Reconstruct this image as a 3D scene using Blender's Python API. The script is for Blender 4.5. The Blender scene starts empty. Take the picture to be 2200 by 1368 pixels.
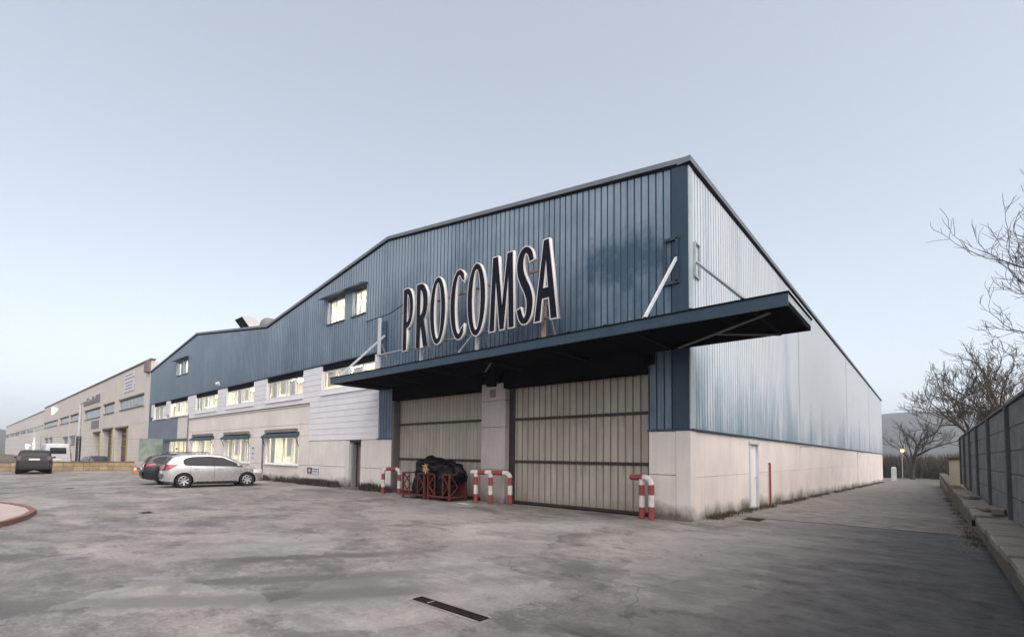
import bpy, bmesh, math, random
from mathutils import Vector, Matrix, noise as mnoise
R = math.radians
sc = bpy.context.scene
col = sc.collection

# ---------------------------------------------------------------- camera, sky, sun, exposure
YAW, PITCH, ROLL = 0.71363, 0.05155, 0.01101
cam_d = bpy.data.cameras.new('camera')
cam = bpy.data.objects.new('camera', cam_d); col.objects.link(cam)
cam_d.sensor_fit = 'HORIZONTAL'; cam_d.sensor_width = 36.0
cam_d.lens = 36.0 * 1033.25 / 2200.0
cam_d.shift_y = (924.18 - 684.0) / 2200.0
cam_d.clip_start = 0.05; cam_d.clip_end = 6000
cy_, sy_ = math.cos(YAW), math.sin(YAW)
Rv = Vector((cy_, sy_, 0)); Fv = Vector((-sy_, cy_, 0)); Uv = Vector((0, 0, 1))
F2 = Fv * math.cos(PITCH) + Uv * math.sin(PITCH); U2 = Uv * math.cos(PITCH) - Fv * math.sin(PITCH)
R3 = Rv * math.cos(ROLL) + U2 * math.sin(ROLL); U3 = U2 * math.cos(ROLL) - Rv * math.sin(ROLL)
mw = Matrix((R3, U3, -F2)).transposed().to_4x4(); mw.translation = Vector((4.5264, -12.0472, 1.6))
cam.matrix_world = mw
sc.camera = cam

SUN_EL, SUN_AZ = 50.0, -24.0          # degrees; azimuth counted from +X towards +Y
world = bpy.data.worlds.new('World'); sc.world = world; world.use_nodes = True
wn = world.node_tree.nodes; wl = world.node_tree.links
bg = wn['Background']
sky = wn.new('ShaderNodeTexSky'); sky.sky_type = 'NISHITA'; sky.sun_disc = False
sky.sun_elevation = R(SUN_EL); sky.sun_rotation = R(90 - SUN_AZ)
sky.altitude = 400; sky.air_density = 1.0; sky.dust_density = 3.0; sky.ozone_density = 2.0
hs = wn.new('ShaderNodeHueSaturation'); hs.inputs['Saturation'].default_value = 0.50
gm = wn.new('ShaderNodeGamma'); gm.inputs['Gamma'].default_value = 0.70      # thin even haze: the sky's contrast is flattened
wl.new(sky.outputs[0], gm.inputs['Color']); wl.new(gm.outputs[0], hs.inputs['Color']); wl.new(hs.outputs[0], bg.inputs['Color'])
bg.inputs['Strength'].default_value = 0.158
sun_d = bpy.data.lights.new('sun', 'SUN'); sun_d.energy = 1.5; sun_d.angle = R(85); sun_d.color = (1.0, 0.90, 0.82)
sun = bpy.data.objects.new('sun', sun_d); col.objects.link(sun)
sdir = Vector((math.cos(R(SUN_EL)) * math.cos(R(SUN_AZ)), math.cos(R(SUN_EL)) * math.sin(R(SUN_AZ)), math.sin(R(SUN_EL))))
sun.rotation_euler = sdir.to_track_quat('Z', 'Y').to_euler(); sun.location = (20, -20, 40)
vs = sc.view_settings; vs.view_transform = 'Standard'; vs.look = 'None'; vs.gamma = 1; vs.exposure = 1.28; vs.use_curve_mapping = False
sc.cycles.use_denoising = True
sc.cycles.max_bounces = 6; sc.cycles.transparent_max_bounces = 12
sc.cycles.sample_clamp_indirect = 4.0

# ---------------------------------------------------------------- materials
def srgb(r, g, b):
    f = lambda c: c / 12.92 if c <= 0.04045 else ((c + 0.055) / 1.055) ** 2.4
    return tuple(f(c / 255.0) for c in (r, g, b)) + (1,)
class NT:
    def __init__(s, name):
        s.m = bpy.data.materials.new(name); s.m.use_nodes = True
        s.t = s.m.node_tree; s.n = s.t.nodes; s.l = s.t.links
        s.b = s.n['Principled BSDF']; s.out = s.n['Material Output']
        s._pos = None
    def add(s, ty, **kw):
        n = s.n.new(ty)
        for k, v in kw.items(): setattr(n, k, v)
        return n
    def pos(s):
        if s._pos is None: s._pos = s.add('ShaderNodeNewGeometry').outputs['Position']
        return s._pos
    def mapped(s, scale, src=None, loc=(0, 0, 0)):
        mp = s.add('ShaderNodeMapping'); mp.inputs['Scale'].default_value = scale; mp.inputs['Location'].default_value = loc
        s.l.new(src or s.pos(), mp.inputs['Vector']); return mp.outputs[0]
    def noise(s, scale=(1, 1, 1), detail=4, rough=0.55, loc=(0, 0, 0), src=None):
        n = s.add('ShaderNodeTexNoise'); n.inputs['Scale'].default_value = 1.0
        n.inputs['Detail'].default_value = detail; n.inputs['Roughness'].default_value = rough
        s.l.new(s.mapped(scale, src, loc), n.inputs['Vector']); return n.outputs['Fac']
    def ramp(s, fac, a, b, va=0.0, vb=1.0):
        n = s.add('ShaderNodeMapRange'); n.clamp = True
        n.inputs['From Min'].default_value = a; n.inputs['From Max'].default_value = b
        n.inputs['To Min'].default_value = va; n.inputs['To Max'].default_value = vb
        s.l.new(fac, n.inputs['Value']); return n.outputs['Result']
    def math(s, op, a, b=None, c=None):
        n = s.add('ShaderNodeMath', operation=op)
        for i, v in enumerate((a, b, c)):
            if v is None: continue
            if isinstance(v, (int, float)): n.inputs[i].default_value = v
            else: s.l.new(v, n.inputs[i])
        return n.outputs[0]
    def mix(s, fac, a, b):
        n = s.add('ShaderNodeMix'); n.data_type = 'RGBA'
        for i, v in ((0, fac), (6, a), (7, b)):
            if isinstance(v, (int, float)): n.inputs[i].default_value = v
            elif isinstance(v, tuple): n.inputs[i].default_value = v if len(v) == 4 else v + (1,)
            else: s.l.new(v, n.inputs[i])
        return n.outputs[2]
    def xyz(s):
        n = s.add('ShaderNodeSeparateXYZ'); s.l.new(s.pos(), n.inputs[0]); return n.outputs
    def bump(s, h, strength=0.3, dist=0.02):
        n = s.add('ShaderNodeBump'); n.inputs['Strength'].default_value = strength; n.inputs['Distance'].default_value = dist
        s.l.new(h, n.inputs['Height']); s.l.new(n.outputs[0], s.b.inputs['Normal'])
    def set(s, **kw):
        for k, v in kw.items():
            i = s.b.inputs[k]
            if isinstance(v, (int, float, tuple)): i.default_value = v
            else: s.l.new(v, i)
        return s.m
def pmat(name, a, b=None, rough=0.6, metal=0.0, sc1=1.5, bump=0.0, bsc=40, spec=0.4, streak=False, coat=0.0):
    t = NT(name); b = b or tuple(c * 0.7 for c in a[:3])
    f = t.noise((sc1 * 3, sc1 * 3, sc1 * 0.3) if streak else (sc1, sc1, sc1), 6, 0.6)
    f2 = t.noise((sc1 * 9,) * 3, 3)
    fac = t.ramp(t.math('MULTIPLY_ADD', f2, 0.35, t.math('MULTIPLY', f, 0.65)), 0.35, 0.65)
    c = t.mix(fac, a[:3], b[:3])
    t.set(**{'Base Color': c, 'Roughness': rough, 'Metallic': metal, 'Specular IOR Level': spec, 'Coat Weight': coat})
    if bump: t.bump(t.noise((bsc,) * 3, 4), bump, 0.01)
    return t.m
M = {}
def emat(name, c, s):
    t = NT(name); t.set(**{'Base Color': c, 'Emission Color': c, 'Emission Strength': s}); return t.m
# cladding paint: dark blue, chalked and streaked by weather
def clad_mat(name, dark, chalk, side):
    t = NT(name); x, y, z = t.xyz()
    streak = t.noise((4.5, 4.5, 0.22), 5, 0.6)
    sheet = t.noise((0.95, 0.5, 0.02), 2, 0.5)
    cloud = t.noise((0.30, 0.34 if side else 0.16, 0.13 if side else 0.30), 7, 0.66, (3.1, 0, 1.7))
    fine = t.noise((14, 14, 1.2), 4, 0.65)
    v = t.math('ADD', t.math('MULTIPLY', cloud, 0.60), t.math('MULTIPLY', streak, 0.28))
    v = t.math('ADD', v, t.math('MULTIPLY', sheet, 0.22))
    v = t.math('ADD', v, t.math('MULTIPLY', fine, 0.16))
    if side:
        bottom = t.ramp(t.math('ADD', z, t.math('MULTIPLY', cloud, 2.6)), 3.2, 6.2, -0.19, 0.06)
        far = t.ramp(y, 13.2, 13.6, 0.0, 0.10)
        v = t.math('ADD', t.math('ADD', v, bottom), far)
        fac = t.ramp(v, 0.40, 0.70)
    else:
        top = t.ramp(z, 6.0, 9.6, -0.12, 0.10)
        v = t.math('ADD', v, top)
        # the washed patch near the right end of the front
        d = t.add('ShaderNodeVectorMath', operation='DISTANCE'); t.l.new(t.mapped((0.42, 0.0, 0.62)), d.inputs[0]); d.inputs[1].default_value = (-1.7 * 0.42, 0, 7.25 * 0.62)
        patch = t.ramp(t.math('ADD', d.outputs['Value'], t.math('MULTIPLY', t.noise((0.9, 0.9, 0.8), 6, 0.65), 1.7)), 0.95, 1.45, -0.24, 0.0)
        v = t.math('ADD', v, patch)
        left = t.ramp(x, -32, -16, -0.07, 0.0)
        v = t.math('ADD', v, left)
        fac = t.ramp(v, 0.42, 0.76)
    c = t.mix(fac, dark, chalk)
    t.set(**{'Base Color': c, 'Roughness': t.ramp(fac, 0, 1, 0.34, 0.55), 'Specular IOR Level': 0.5})
    return t.m
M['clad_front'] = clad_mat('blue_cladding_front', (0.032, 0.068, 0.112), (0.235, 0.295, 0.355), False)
M['groove_front'] = pmat('blue_groove_paint', (0.024, 0.050, 0.082), (0.045, 0.080, 0.115), 0.5, sc1=1.0, streak=True)
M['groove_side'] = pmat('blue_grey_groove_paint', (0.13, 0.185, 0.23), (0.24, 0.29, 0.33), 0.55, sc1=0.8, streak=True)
M['door_soft'] = pmat('faint_door_groove', (0.29, 0.255, 0.21), (0.23, 0.20, 0.165), 0.65, sc1=1.2, streak=True)
M['door_groove'] = pmat('dirty_door_groove', (0.17, 0.14, 0.11), (0.25, 0.21, 0.165), 0.7, sc1=1.2, streak=True)
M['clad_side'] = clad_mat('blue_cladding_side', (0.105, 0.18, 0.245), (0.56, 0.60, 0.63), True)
M['blue_trim'] = pmat('blue_trim', (0.015, 0.036, 0.062), (0.026, 0.052, 0.082), 0.4, sc1=1.2, streak=True)
M['blue_panel'] = pmat('blue_grey_panel', (0.12, 0.14, 0.19), (0.17, 0.19, 0.235), 0.6, sc1=0.8)
M['coping'] = pmat('zinc_coping', (0.19, 0.21, 0.225), (0.13, 0.145, 0.158), 0.5, 0.2, sc1=2)
M['pale_trim'] = pmat('pale_edge_trim', (0.42, 0.46, 0.46), (0.30, 0.35, 0.37), 0.5, sc1=2)
# concrete wall with splash dirt at its foot
def concrete(name, a, b, dirt, foot=True):
    t = NT(name); x, y, z = t.xyz()
    n1 = t.noise((0.5, 0.5, 0.5), 6, 0.6); n2 = t.noise((6, 6, 0.7), 4, 0.6); n3 = t.noise((30, 30, 30), 3)
    f = t.math('ADD', t.math('MULTIPLY', n1, 0.55), t.math('ADD', t.math('MULTIPLY', n2, 0.3), t.math('MULTIPLY', n3, 0.15)))
    c = t.mix(t.ramp(f, 0.40, 0.62), a, b)
    if foot:
        zz = t.math('ADD', z, t.math('MULTIPLY', y, 0.0195))
        zz = t.math('SUBTRACT', zz, t.math('ADD', t.math('MULTIPLY', t.noise((0.7, 0.7, 0.7), 4, 0.6, (7, 3, 0)), 1.0), t.math('MULTIPLY', t.noise((7, 7, 4), 5, 0.7, (1, 3, 0)), 0.28)))
        c = t.mix(t.ramp(zz, -0.62, -0.22, 0.9, 0.0), c, dirt)
    t.set(**{'Base Color': c, 'Roughness': 0.85, 'Specular IOR Level': 0.25})
    t.bump(t.noise((60, 60, 60), 4), 0.25, 0.006)
    return t.m
M['concrete'] = concrete('pinkish_concrete', (0.71, 0.64, 0.595), (0.58, 0.52, 0.48), (0.085, 0.07, 0.055))
M['concrete_dark'] = pmat('dark_reveal_concrete', (0.16, 0.14, 0.13), (0.10, 0.09, 0.085), 0.9, sc1=1.5)
M['concrete_pillar'] = concrete('grey_pillar_concrete', (0.46, 0.41, 0.38), (0.34, 0.30, 0.28), (0.12, 0.10, 0.085))
M['concrete_pale'] = concrete('pale_render', (0.60, 0.57, 0.52), (0.52, 0.49, 0.45), (0.1, 0.09, 0.08))
M['plank'] = pmat('white_plank', (0.68, 0.66, 0.68), (0.60, 0.585, 0.60), 0.6, sc1=1.6, bump=0.1)
M['white_frame'] = pmat('white_frame', (0.80, 0.79, 0.78), (0.70, 0.69, 0.68), 0.45, sc1=3)
M['white_metal'] = pmat('white_painted_steel', (0.58, 0.60, 0.62), (0.40, 0.41, 0.42), 0.5, sc1=4, streak=True)
def door_mat(name, a, b):
    t = NT(name); x, y, z = t.xyz()
    f = t.math('ADD', t.math('MULTIPLY', t.noise((2.6, 2.6, 0.35), 6, 0.65), 0.7), t.math('MULTIPLY', t.noise((1.2, 1.2, 1.2), 5, 0.6, (3, 0, 3)), 0.3))
    c = t.mix(t.ramp(f, 0.38, 0.62), a, b)
    run = t.noise((7, 7, 0.5), 4, 0.7, (2, 2, 5))
    for zr_ in (0.07 + 0.0, 1.40, 2.82, 4.2):
        d = t.math('SUBTRACT', zr_, z)
        m = t.math('MULTIPLY', t.ramp(d, 0.0, 0.45 if zr_ > 1 else 0.2, 1.0, 0.0), t.ramp(d, -0.02, 0.0, 0.0, 1.0))
        c = t.mix(t.math('MULTIPLY', m, t.ramp(run, 0.42, 0.66, 0.0, 0.75)), c, (0.10, 0.078, 0.06))
    low = t.math('ADD', z, t.math('MULTIPLY', t.noise((1.5, 1.5, 1.5), 5, 0.65), 0.7))
    c = t.mix(t.ramp(low, 0.35, 0.75, 0.6, 0.0), c, (0.13, 0.105, 0.085))
    t.set(**{'Base Color': c, 'Roughness': 0.6, 'Specular IOR Level': 0.3}); return t.m
M['door_sheet'] = door_mat('beige_door_sheet', (0.40, 0.355, 0.30), (0.30, 0.262, 0.22))
M['door_rail'] = pmat('dark_brown_rail', (0.022, 0.015, 0.013), (0.04, 0.03, 0.026), 0.6)
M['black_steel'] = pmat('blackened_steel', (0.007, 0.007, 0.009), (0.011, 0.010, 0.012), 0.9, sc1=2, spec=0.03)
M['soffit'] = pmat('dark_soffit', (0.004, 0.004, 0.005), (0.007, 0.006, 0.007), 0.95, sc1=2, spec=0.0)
M['dark'] = pmat('dark_void', (0.006, 0.006, 0.007), (0.01, 0.01, 0.01), 0.9)
M['asphalt_roof'] = pmat('roof_sheet', (0.22, 0.24, 0.26), (0.16, 0.18, 0.2), 0.6)
M['red'] = pmat('red_paint', (0.33, 0.050, 0.055), (0.19, 0.038, 0.040), 0.6, sc1=9, bump=0.3)
M['white_band'] = pmat('white_paint', (0.68, 0.63, 0.60), (0.44, 0.40, 0.37), 0.6, sc1=9, bump=0.3)
M['rust_red'] = pmat('rusty_red_steel', (0.13, 0.022, 0.015), (0.065, 0.020, 0.014), 0.7, sc1=6, bump=0.2)
M['rust'] = pmat('rust', (0.26, 0.11, 0.05), (0.40, 0.30, 0.24), 0.8, sc1=5)
M['bag'] = pmat('black_plastic', (0.002, 0.002, 0.003), (0.004, 0.004, 0.006), 0.38, sc1=4, bump=1.0, bsc=12, spec=0.14)
M['cardboard'] = pmat('tan_straw', (0.45, 0.30, 0.16), (0.28, 0.18, 0.10), 0.9, sc1=9)
M['letter_face'] = pmat('near_black_letter', (0.004, 0.0035, 0.009), (0.006, 0.005, 0.012), 0.5, spec=0.12)
M['letter_can'] = pmat('off_white_letter_can', (0.72, 0.69, 0.67), (0.60, 0.57, 0.55), 0.5, sc1=3)
M['glass_dark'] = NT('tinted_glass').set(**{'Base Color': (0.012, 0.013, 0.016, 1), 'Roughness': 0.05, 'Specular IOR Level': 0.30})
def pane_mat():
    t = NT('window_glass'); tr = t.add('ShaderNodeBsdfTransparent'); tr.inputs[0].default_value = (0.96, 0.96, 0.96, 1)
    gl = t.add('ShaderNodeBsdfGlossy'); gl.inputs['Roughness'].default_value = 0.03
    fr = t.add('ShaderNodeFresnel'); fr.inputs['IOR'].default_value = 1.45
    mx = t.add('ShaderNodeMixShader'); t.l.new(fr.outputs[0], mx.inputs[0]); t.l.new(tr.outputs[0], mx.inputs[1]); t.l.new(gl.outputs[0], mx.inputs[2])
    t.l.new(mx.outputs[0], t.out.inputs[0]); return t.m
M['pane'] = pane_mat()
M['room'] = pmat('room_wall', (0.82, 0.80, 0.72), (0.77, 0.75, 0.67), 0.9, sc1=0.6)
M['room_light'] = emat('fluorescent_panel', (1.0, 0.945, 0.76, 1), 27.0)
M['blind'] = (lambda t: (t.set(**{'Base Color': (0.78, 0.77, 0.74, 1), 'Roughness': 0.9}), t.m)[1])(NT('blind_fabric'))
M['cabinet'] = pmat('office_cabinet', (0.35, 0.36, 0.36), (0.45, 0.45, 0.43), 0.6)
M['tyre'] = pmat('tyre_rubber', (0.010, 0.010, 0.010), (0.016, 0.016, 0.016), 0.8)
M['rim'] = pmat('alloy_rim', (0.55, 0.54, 0.53), (0.42, 0.42, 0.42), 0.3, 0.6)
def paint(name, c, metal=0.5, rough=0.28, coat=0.6):
    t = NT(name); f = t.noise((1.4,) * 3, 4)
    t.set(**{'Base Color': t.mix(t.ramp(f, 0.3, 0.7), c, tuple(v * 0.86 for v in c)), 'Metallic': metal, 'Roughness': t.ramp(f, 0.3, 0.7, rough, rough + 0.12), 'Coat Weight': coat, 'Coat Roughness': 0.08}); return t.m
M['silver'] = paint('silver_car_paint', (0.60, 0.59, 0.575), 0.75, 0.22)
M['black_paint'] = paint('black_car_paint', (0.008, 0.009, 0.012), 0.1, 0.2)
M['maroon'] = paint('dark_maroon_car_paint', (0.008, 0.003, 0.005), 0.0, 0.45, 0.05)
M['taillight_dim'] = NT('smoked_tail_lamp').set(**{'Base Color': (0.05, 0.006, 0.012, 1), 'Roughness': 0.25})
M['van_white'] = paint('white_van_paint', (0.50, 0.51, 0.52), 0.0, 0.35)
M['navy_paint'] = paint('navy_car_paint', (0.03, 0.04, 0.08), 0.2, 0.3)
M['taillight'] = NT('tail_lamp').set(**{'Base Color': (0.42, 0.02, 0.05, 1), 'Roughness': 0.15, 'Coat Weight': 0.8})
M['lamp_clear'] = NT('clear_lamp').set(**{'Base Color': (0.75, 0.75, 0.76, 1), 'Roughness': 0.12, 'Coat Weight': 0.8})
M['plate'] = NT('number_plate').set(**{'Base Color': (0.72, 0.70, 0.66, 1), 'Roughness': 0.4})
M['plastic_dark'] = pmat('dark_plastic', (0.016, 0.016, 0.017), (0.024, 0.024, 0.025), 0.6)
M['bark'] = pmat('bare_bark', (0.060, 0.050, 0.043), (0.032, 0.027, 0.024), 0.95, sc1=3, bump=0.3)
M['bark_brown'] = pmat('brown_bark', (0.105, 0.082, 0.068), (0.065, 0.052, 0.045), 0.95, sc1=3)
M['fence_panel'] = pmat('grey_concrete_panel', (0.190, 0.198, 0.205), (0.095, 0.10, 0.106), 0.9, sc1=1.7, bump=0.6, bsc=25)
M['fence_post'] = pmat('dark_concrete_post', (0.105, 0.110, 0.116), (0.070, 0.074, 0.080), 0.9, sc1=2, bump=0.4)
M['kerb'] = pmat('weathered_coping_concrete', (0.24, 0.22, 0.19), (0.14, 0.125, 0.105), 0.95, sc1=2.5, bump=0.5)
M['kerb_face'] = pmat('earthy_wall_face', (0.145, 0.12, 0.09), (0.07, 0.06, 0.045), 0.95, sc1=2.0, bump=0.5)
M['tan_pillar'] = pmat('tan_rendered_pillar', (0.50, 0.43, 0.31), (0.40, 0.34, 0.25), 0.9, sc1=1.5)
M['hill'] = pmat('wooded_hill', (0.040, 0.045, 0.036), (0.075, 0.07, 0.05), 0.95, sc1=0.02)
M['weed'] = pmat('dry_weeds', (0.050, 0.048, 0.022), (0.085, 0.062, 0.035), 0.9, sc1=4)
M['brush'] = pmat('brown_brush', (0.045, 0.036, 0.028), (0.07, 0.055, 0.04), 0.95, sc1=0.3)
M['neigh'] = concrete('beige_neighbour_concrete', (0.62, 0.55, 0.50), (0.54, 0.48, 0.435), (0.2, 0.18, 0.16), False)
M['neigh2'] = concrete('pale_neighbour_concrete', (0.64, 0.59, 0.555), (0.57, 0.525, 0.49), (0.2, 0.18, 0.16), False)
M['brown'] = pmat('brown_shutter', (0.12, 0.075, 0.06), (0.09, 0.055, 0.045), 0.7, sc1=2)
M['yellow'] = pmat('yellow_post', (0.42, 0.33, 0.05), (0.32, 0.25, 0.05), 0.6)
M['grey_glass'] = NT('grey_window_glass').set(**{'Base Color': (0.16, 0.18, 0.19, 1), 'Roughness': 0.12, 'Specular IOR Level': 0.6})
M['sign_grey'] = pmat('grey_sign', (0.16, 0.15, 0.15), (0.2, 0.19, 0.19), 0.7)
M['banner'] = pmat('white_banner', (0.62, 0.63, 0.67), (0.55, 0.56, 0.60), 0.7, sc1=0.5)
M['stone'] = pmat('tan_stone', (0.34, 0.25, 0.15), (0.22, 0.165, 0.11), 0.95, sc1=1.2, bump=0.4, bsc=8)
M['stone2'] = pmat('ochre_stone', (0.40, 0.30, 0.17), (0.28, 0.21, 0.13), 0.95, sc1=1.2, bump=0.4, bsc=8)
M['screen'] = (lambda t: (t.set(**{'Base Color': t.mix(t.ramp(t.noise((1.2, 1.2, 1.2), 5), 0.4, 0.6), (0.20, 0.25, 0.21), (0.32, 0.37, 0.33)), 'Roughness': 0.5, 'Alpha': 0.88}), t.m)[1])(NT('green_screening'))
M['galv'] = pmat('galvanised_steel', (0.34, 0.35, 0.36), (0.26, 0.27, 0.28), 0.5, 0.4)
M['cone'] = pmat('orange_plastic', (0.55, 0.13, 0.06), (0.45, 0.11, 0.06), 0.5)
M['grate'] = pmat('rusty_grate', (0.010, 0.007, 0.007), (0.018, 0.012, 0.010), 0.85, sc1=8, spec=0.1)
M['sodium'] = emat('sodium_lamp', (1.0, 0.48, 0.08, 1), 6.0)
M['flood'] = emat('flood_lamp', (1.0, 0.86, 0.62, 1), 14.0)
M['lit_logo'] = emat('lit_logo_panel', (0.66, 0.86, 1.0, 1), 1.3)
M['plaque_blue'] = pmat('blue_plaque', (0.02, 0.035, 0.06), (0.03, 0.045, 0.07), 0.4)
M['plaque_white'] = pmat('white_plaque', (0.60, 0.62, 0.66), (0.5, 0.52, 0.55), 0.5)
M['red_kerb'] = pmat('red_brick_kerb', (0.22, 0.11, 0.085), (0.15, 0.08, 0.065), 0.9, sc1=5, bump=0.3)
M['pink_pave'] = pmat('pinkish_paving', (0.42, 0.34, 0.31), (0.34, 0.28, 0.255), 0.9, sc1=1.5)
M['vent_metal'] = pmat('pale_vent_metal', (0.62, 0.60, 0.57), (0.5, 0.49, 0.47), 0.5, sc1=1)
M['awning'] = pmat('blue_awning', (0.028, 0.055, 0.078), (0.045, 0.075, 0.10), 0.6, sc1=3)
M['stain'] = pmat('dirty_ledge', (0.14, 0.11, 0.10), (0.24, 0.20, 0.19), 0.9, sc1=3)
def ground_mat():
    t = NT('worn_asphalt'); x, y, z = t.xyz()
    big = t.noise((0.20, 0.20, 0.20), 6, 0.62); mid = t.noise((0.55, 0.9, 0.7), 6, 0.6, (5, 1, 0)); fine = t.noise((9, 9, 9), 5, 0.7); grit = t.noise((70, 70, 70), 3, 0.7)
    v = t.math('ADD', t.math('MULTIPLY', big, 0.42), t.math('ADD', t.math('MULTIPLY', mid, 0.42), t.math('ADD', t.math('MULTIPLY', fine, 0.14), t.math('MULTIPLY', grit, 0.10))))
    rgh = t.noise((2.4, 3.0, 2.4), 6, 0.72, (3, 3, 1))
    v = t.math('ADD', v, t.math('MULTIPLY', t.math('SUBTRACT', rgh, 0.5), 0.34))
    v = t.math('ADD', v, t.math('MULTIPLY', t.math('SUBTRACT', t.noise((22, 22, 22), 5, 0.8, (4, 3, 1)), 0.5), 0.50))
    fac = t.ramp(v, 0.40, 0.68)
    c = t.mix(fac, (0.115, 0.105, 0.098), (0.325, 0.300, 0.278))
    bl = t.noise((0.55, 0.75, 0.6), 8, 0.68, (6, 2, 9)); c = t.mix(t.ramp(bl, 0.52, 0.60, 0.0, 0.75), c, (0.100, 0.094, 0.089))
    bl2 = t.noise((1.9, 2.6, 2.0), 7, 0.72, (1, 7, 9)); c = t.mix(t.ramp(bl2, 0.55, 0.64, 0.0, 0.6), c, (0.085, 0.079, 0.074)); c = t.mix(t.ramp(bl2, 0.36, 0.42, 0.32, 0.0), c, (0.38, 0.36, 0.335))
    # tyre tracks: turning circles
    d = t.add('ShaderNodeVectorMath', operation='DISTANCE'); t.l.new(t.mapped((1, 1, 0)), d.inputs[0]); d.inputs[1].default_value = (-13, -1, 0)
    rr = t.math('ADD', d.outputs['Value'], t.math('MULTIPLY', t.math('SUBTRACT', t.noise((0.7, 0.7, 0.7), 4, 0.6, (2, 9, 4)), 0.5), 0.7))
    brk = t.ramp(t.noise((0.32, 0.32, 0.3), 3, 0.5, (11, 4, 2)), 0.32, 0.50)
    tr = None
    for rad, w, k in ((12.65, 0.20, 0.85), (14.0, 0.18, 0.8), (14.85, 0.26, 0.95), (11.35, 0.16, 0.45), (10.2, 0.2, 0.35)):
        e = t.math('ABSOLUTE', t.math('SUBTRACT', rr, rad))
        m = t.ramp(t.math('ADD', e, t.math('MULTIPLY', t.math('SUBTRACT', rgh, 0.5), 0.22)), w * 0.55, w * 1.25, k * 0.85, 0.0)
        tr = m if tr is None else t.math('MAXIMUM', tr, m)
    tr = t.math('MULTIPLY', t.math('MULTIPLY', tr, brk), t.ramp(y, -8.5, -4.5, 1.0, 0.0))
    c = t.mix(tr, c, (0.080, 0.076, 0.073))
    wp_ = t.add('ShaderNodeVectorMath', operation='MULTIPLY_ADD'); cn_ = t.add('ShaderNodeTexNoise'); cn_.inputs['Scale'].default_value = 1.3; cn_.inputs['Detail'].default_value = 6; cn_.inputs['Roughness'].default_value = 0.65
    t.l.new(t.pos(), cn_.inputs['Vector']); t.l.new(cn_.outputs['Color'], wp_.inputs[0]); wp_.inputs[1].default_value = (1.5, 1.5, 0); t.l.new(t.pos(), wp_.inputs[2])
    vc = t.add('ShaderNodeTexVoronoi', feature='F1'); vc.inputs['Scale'].default_value = 0.42; t.l.new(wp_.outputs[0], vc.inputs['Vector'])
    sep = t.add('ShaderNodeSeparateColor'); t.l.new(vc.outputs['Color'], sep.inputs[0])
    c = t.mix(t.ramp(sep.outputs[0], 0.55, 0.60, 0.0, 0.22), c, (0.12, 0.115, 0.11)); c = t.mix(t.ramp(sep.outputs[1], 0.72, 0.76, 0.0, 0.18), c, (0.46, 0.44, 0.42))
    vo = t.add('ShaderNodeTexVoronoi', feature='F1'); vo.inputs['Scale'].default_value = 0.8; t.l.new(t.pos(), vo.inputs['Vector'])
    spot = t.ramp(t.math('ADD', vo.outputs['Distance'], t.math('MULTIPLY', rgh, 0.22)), 0.14, 0.20, 0.55, 0.0)
    c = t.mix(t.math('MULTIPLY', spot, t.ramp(t.noise((0.3, 0.3, 0.3), 2, 0.5, (9, 2, 2)), 0.45, 0.6)), c, (0.09, 0.085, 0.08))
    # oil patch, older lane surface, and fence shade painted in along the right-hand wall
    d2 = t.add('ShaderNodeVectorMath', operation='DISTANCE'); t.l.new(t.mapped((0.8, 1.0, 0)), d2.inputs[0]); d2.inputs[1].default_value = (-0.85 * 0.8, -8.9, 0)
    oil = t.ramp(t.math('ADD', d2.outputs['Value'], t.math('MULTIPLY', t.noise((1.7, 1.7, 1.7), 5, 0.65), 1.4)), 1.15, 1.75, 0.62, 0.0)
    c = t.mix(oil, c, (0.10, 0.096, 0.092))
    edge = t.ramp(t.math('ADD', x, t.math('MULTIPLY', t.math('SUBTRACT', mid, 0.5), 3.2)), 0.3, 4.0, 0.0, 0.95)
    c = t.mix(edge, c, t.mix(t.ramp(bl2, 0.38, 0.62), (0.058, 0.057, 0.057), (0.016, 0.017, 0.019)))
    old = t.ramp(t.math('ADD', y, t.math('MULTIPLY', mid, 0.4)), 2.55, 2.7, 0.0, 0.6)
    c = t.mix(old, c, t.mix(t.ramp(bl2, 0.40, 0.62), (0.19, 0.165, 0.15), (0.075, 0.065, 0.058)))
    moss = t.math('MULTIPLY', t.ramp(t.noise((0.8, 0.8, 0.8), 5, 0.6, (8, 8, 8)), 0.5, 0.7), t.ramp(t.math('ABSOLUTE', x), 0.0, 0.9, 0.9, 0.0))
    c = t.mix(t.math('MULTIPLY', moss, t.ramp(y, -0.5, 0.3, 0.0, 1.0)), c, (0.05, 0.043, 0.03))
    crk = t.add('ShaderNodeTexVoronoi', feature='DISTANCE_TO_EDGE'); crk.inputs['Scale'].default_value = 0.33
    wv = t.add('ShaderNodeVectorMath', operation='ADD'); t.l.new(t.pos(), wv.inputs[0])
    cn = t.add('ShaderNodeTexNoise'); cn.inputs['Scale'].default_value = 0.9; cn.inputs['Detail'].default_value = 5; t.l.new(t.pos(), cn.inputs['Vector']); t.l.new(cn.outputs['Color'], wv.inputs[1])
    t.l.new(wv.outputs[0], crk.inputs['Vector'])
    cm = t.math('MULTIPLY', t.ramp(crk.outputs['Distance'], 0.001, 0.005, 0.55, 0.0), t.ramp(t.noise((0.25, 0.25, 0.25), 2, 0.5, (1, 14, 5)), 0.50, 0.62))
    c = t.mix(cm, c, (0.06, 0.056, 0.052))
    t.set(**{'Base Color': c, 'Roughness': t.ramp(v, 0.4, 0.7, 0.62, 0.9), 'Specular IOR Level': 0.3})
    t.bump(t.math('ADD', t.math('MULTIPLY', grit, 0.5), t.math('ADD', fine, rgh)), 0.6, 0.02)
    return t.m
M['asphalt'] = ground_mat()
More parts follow.
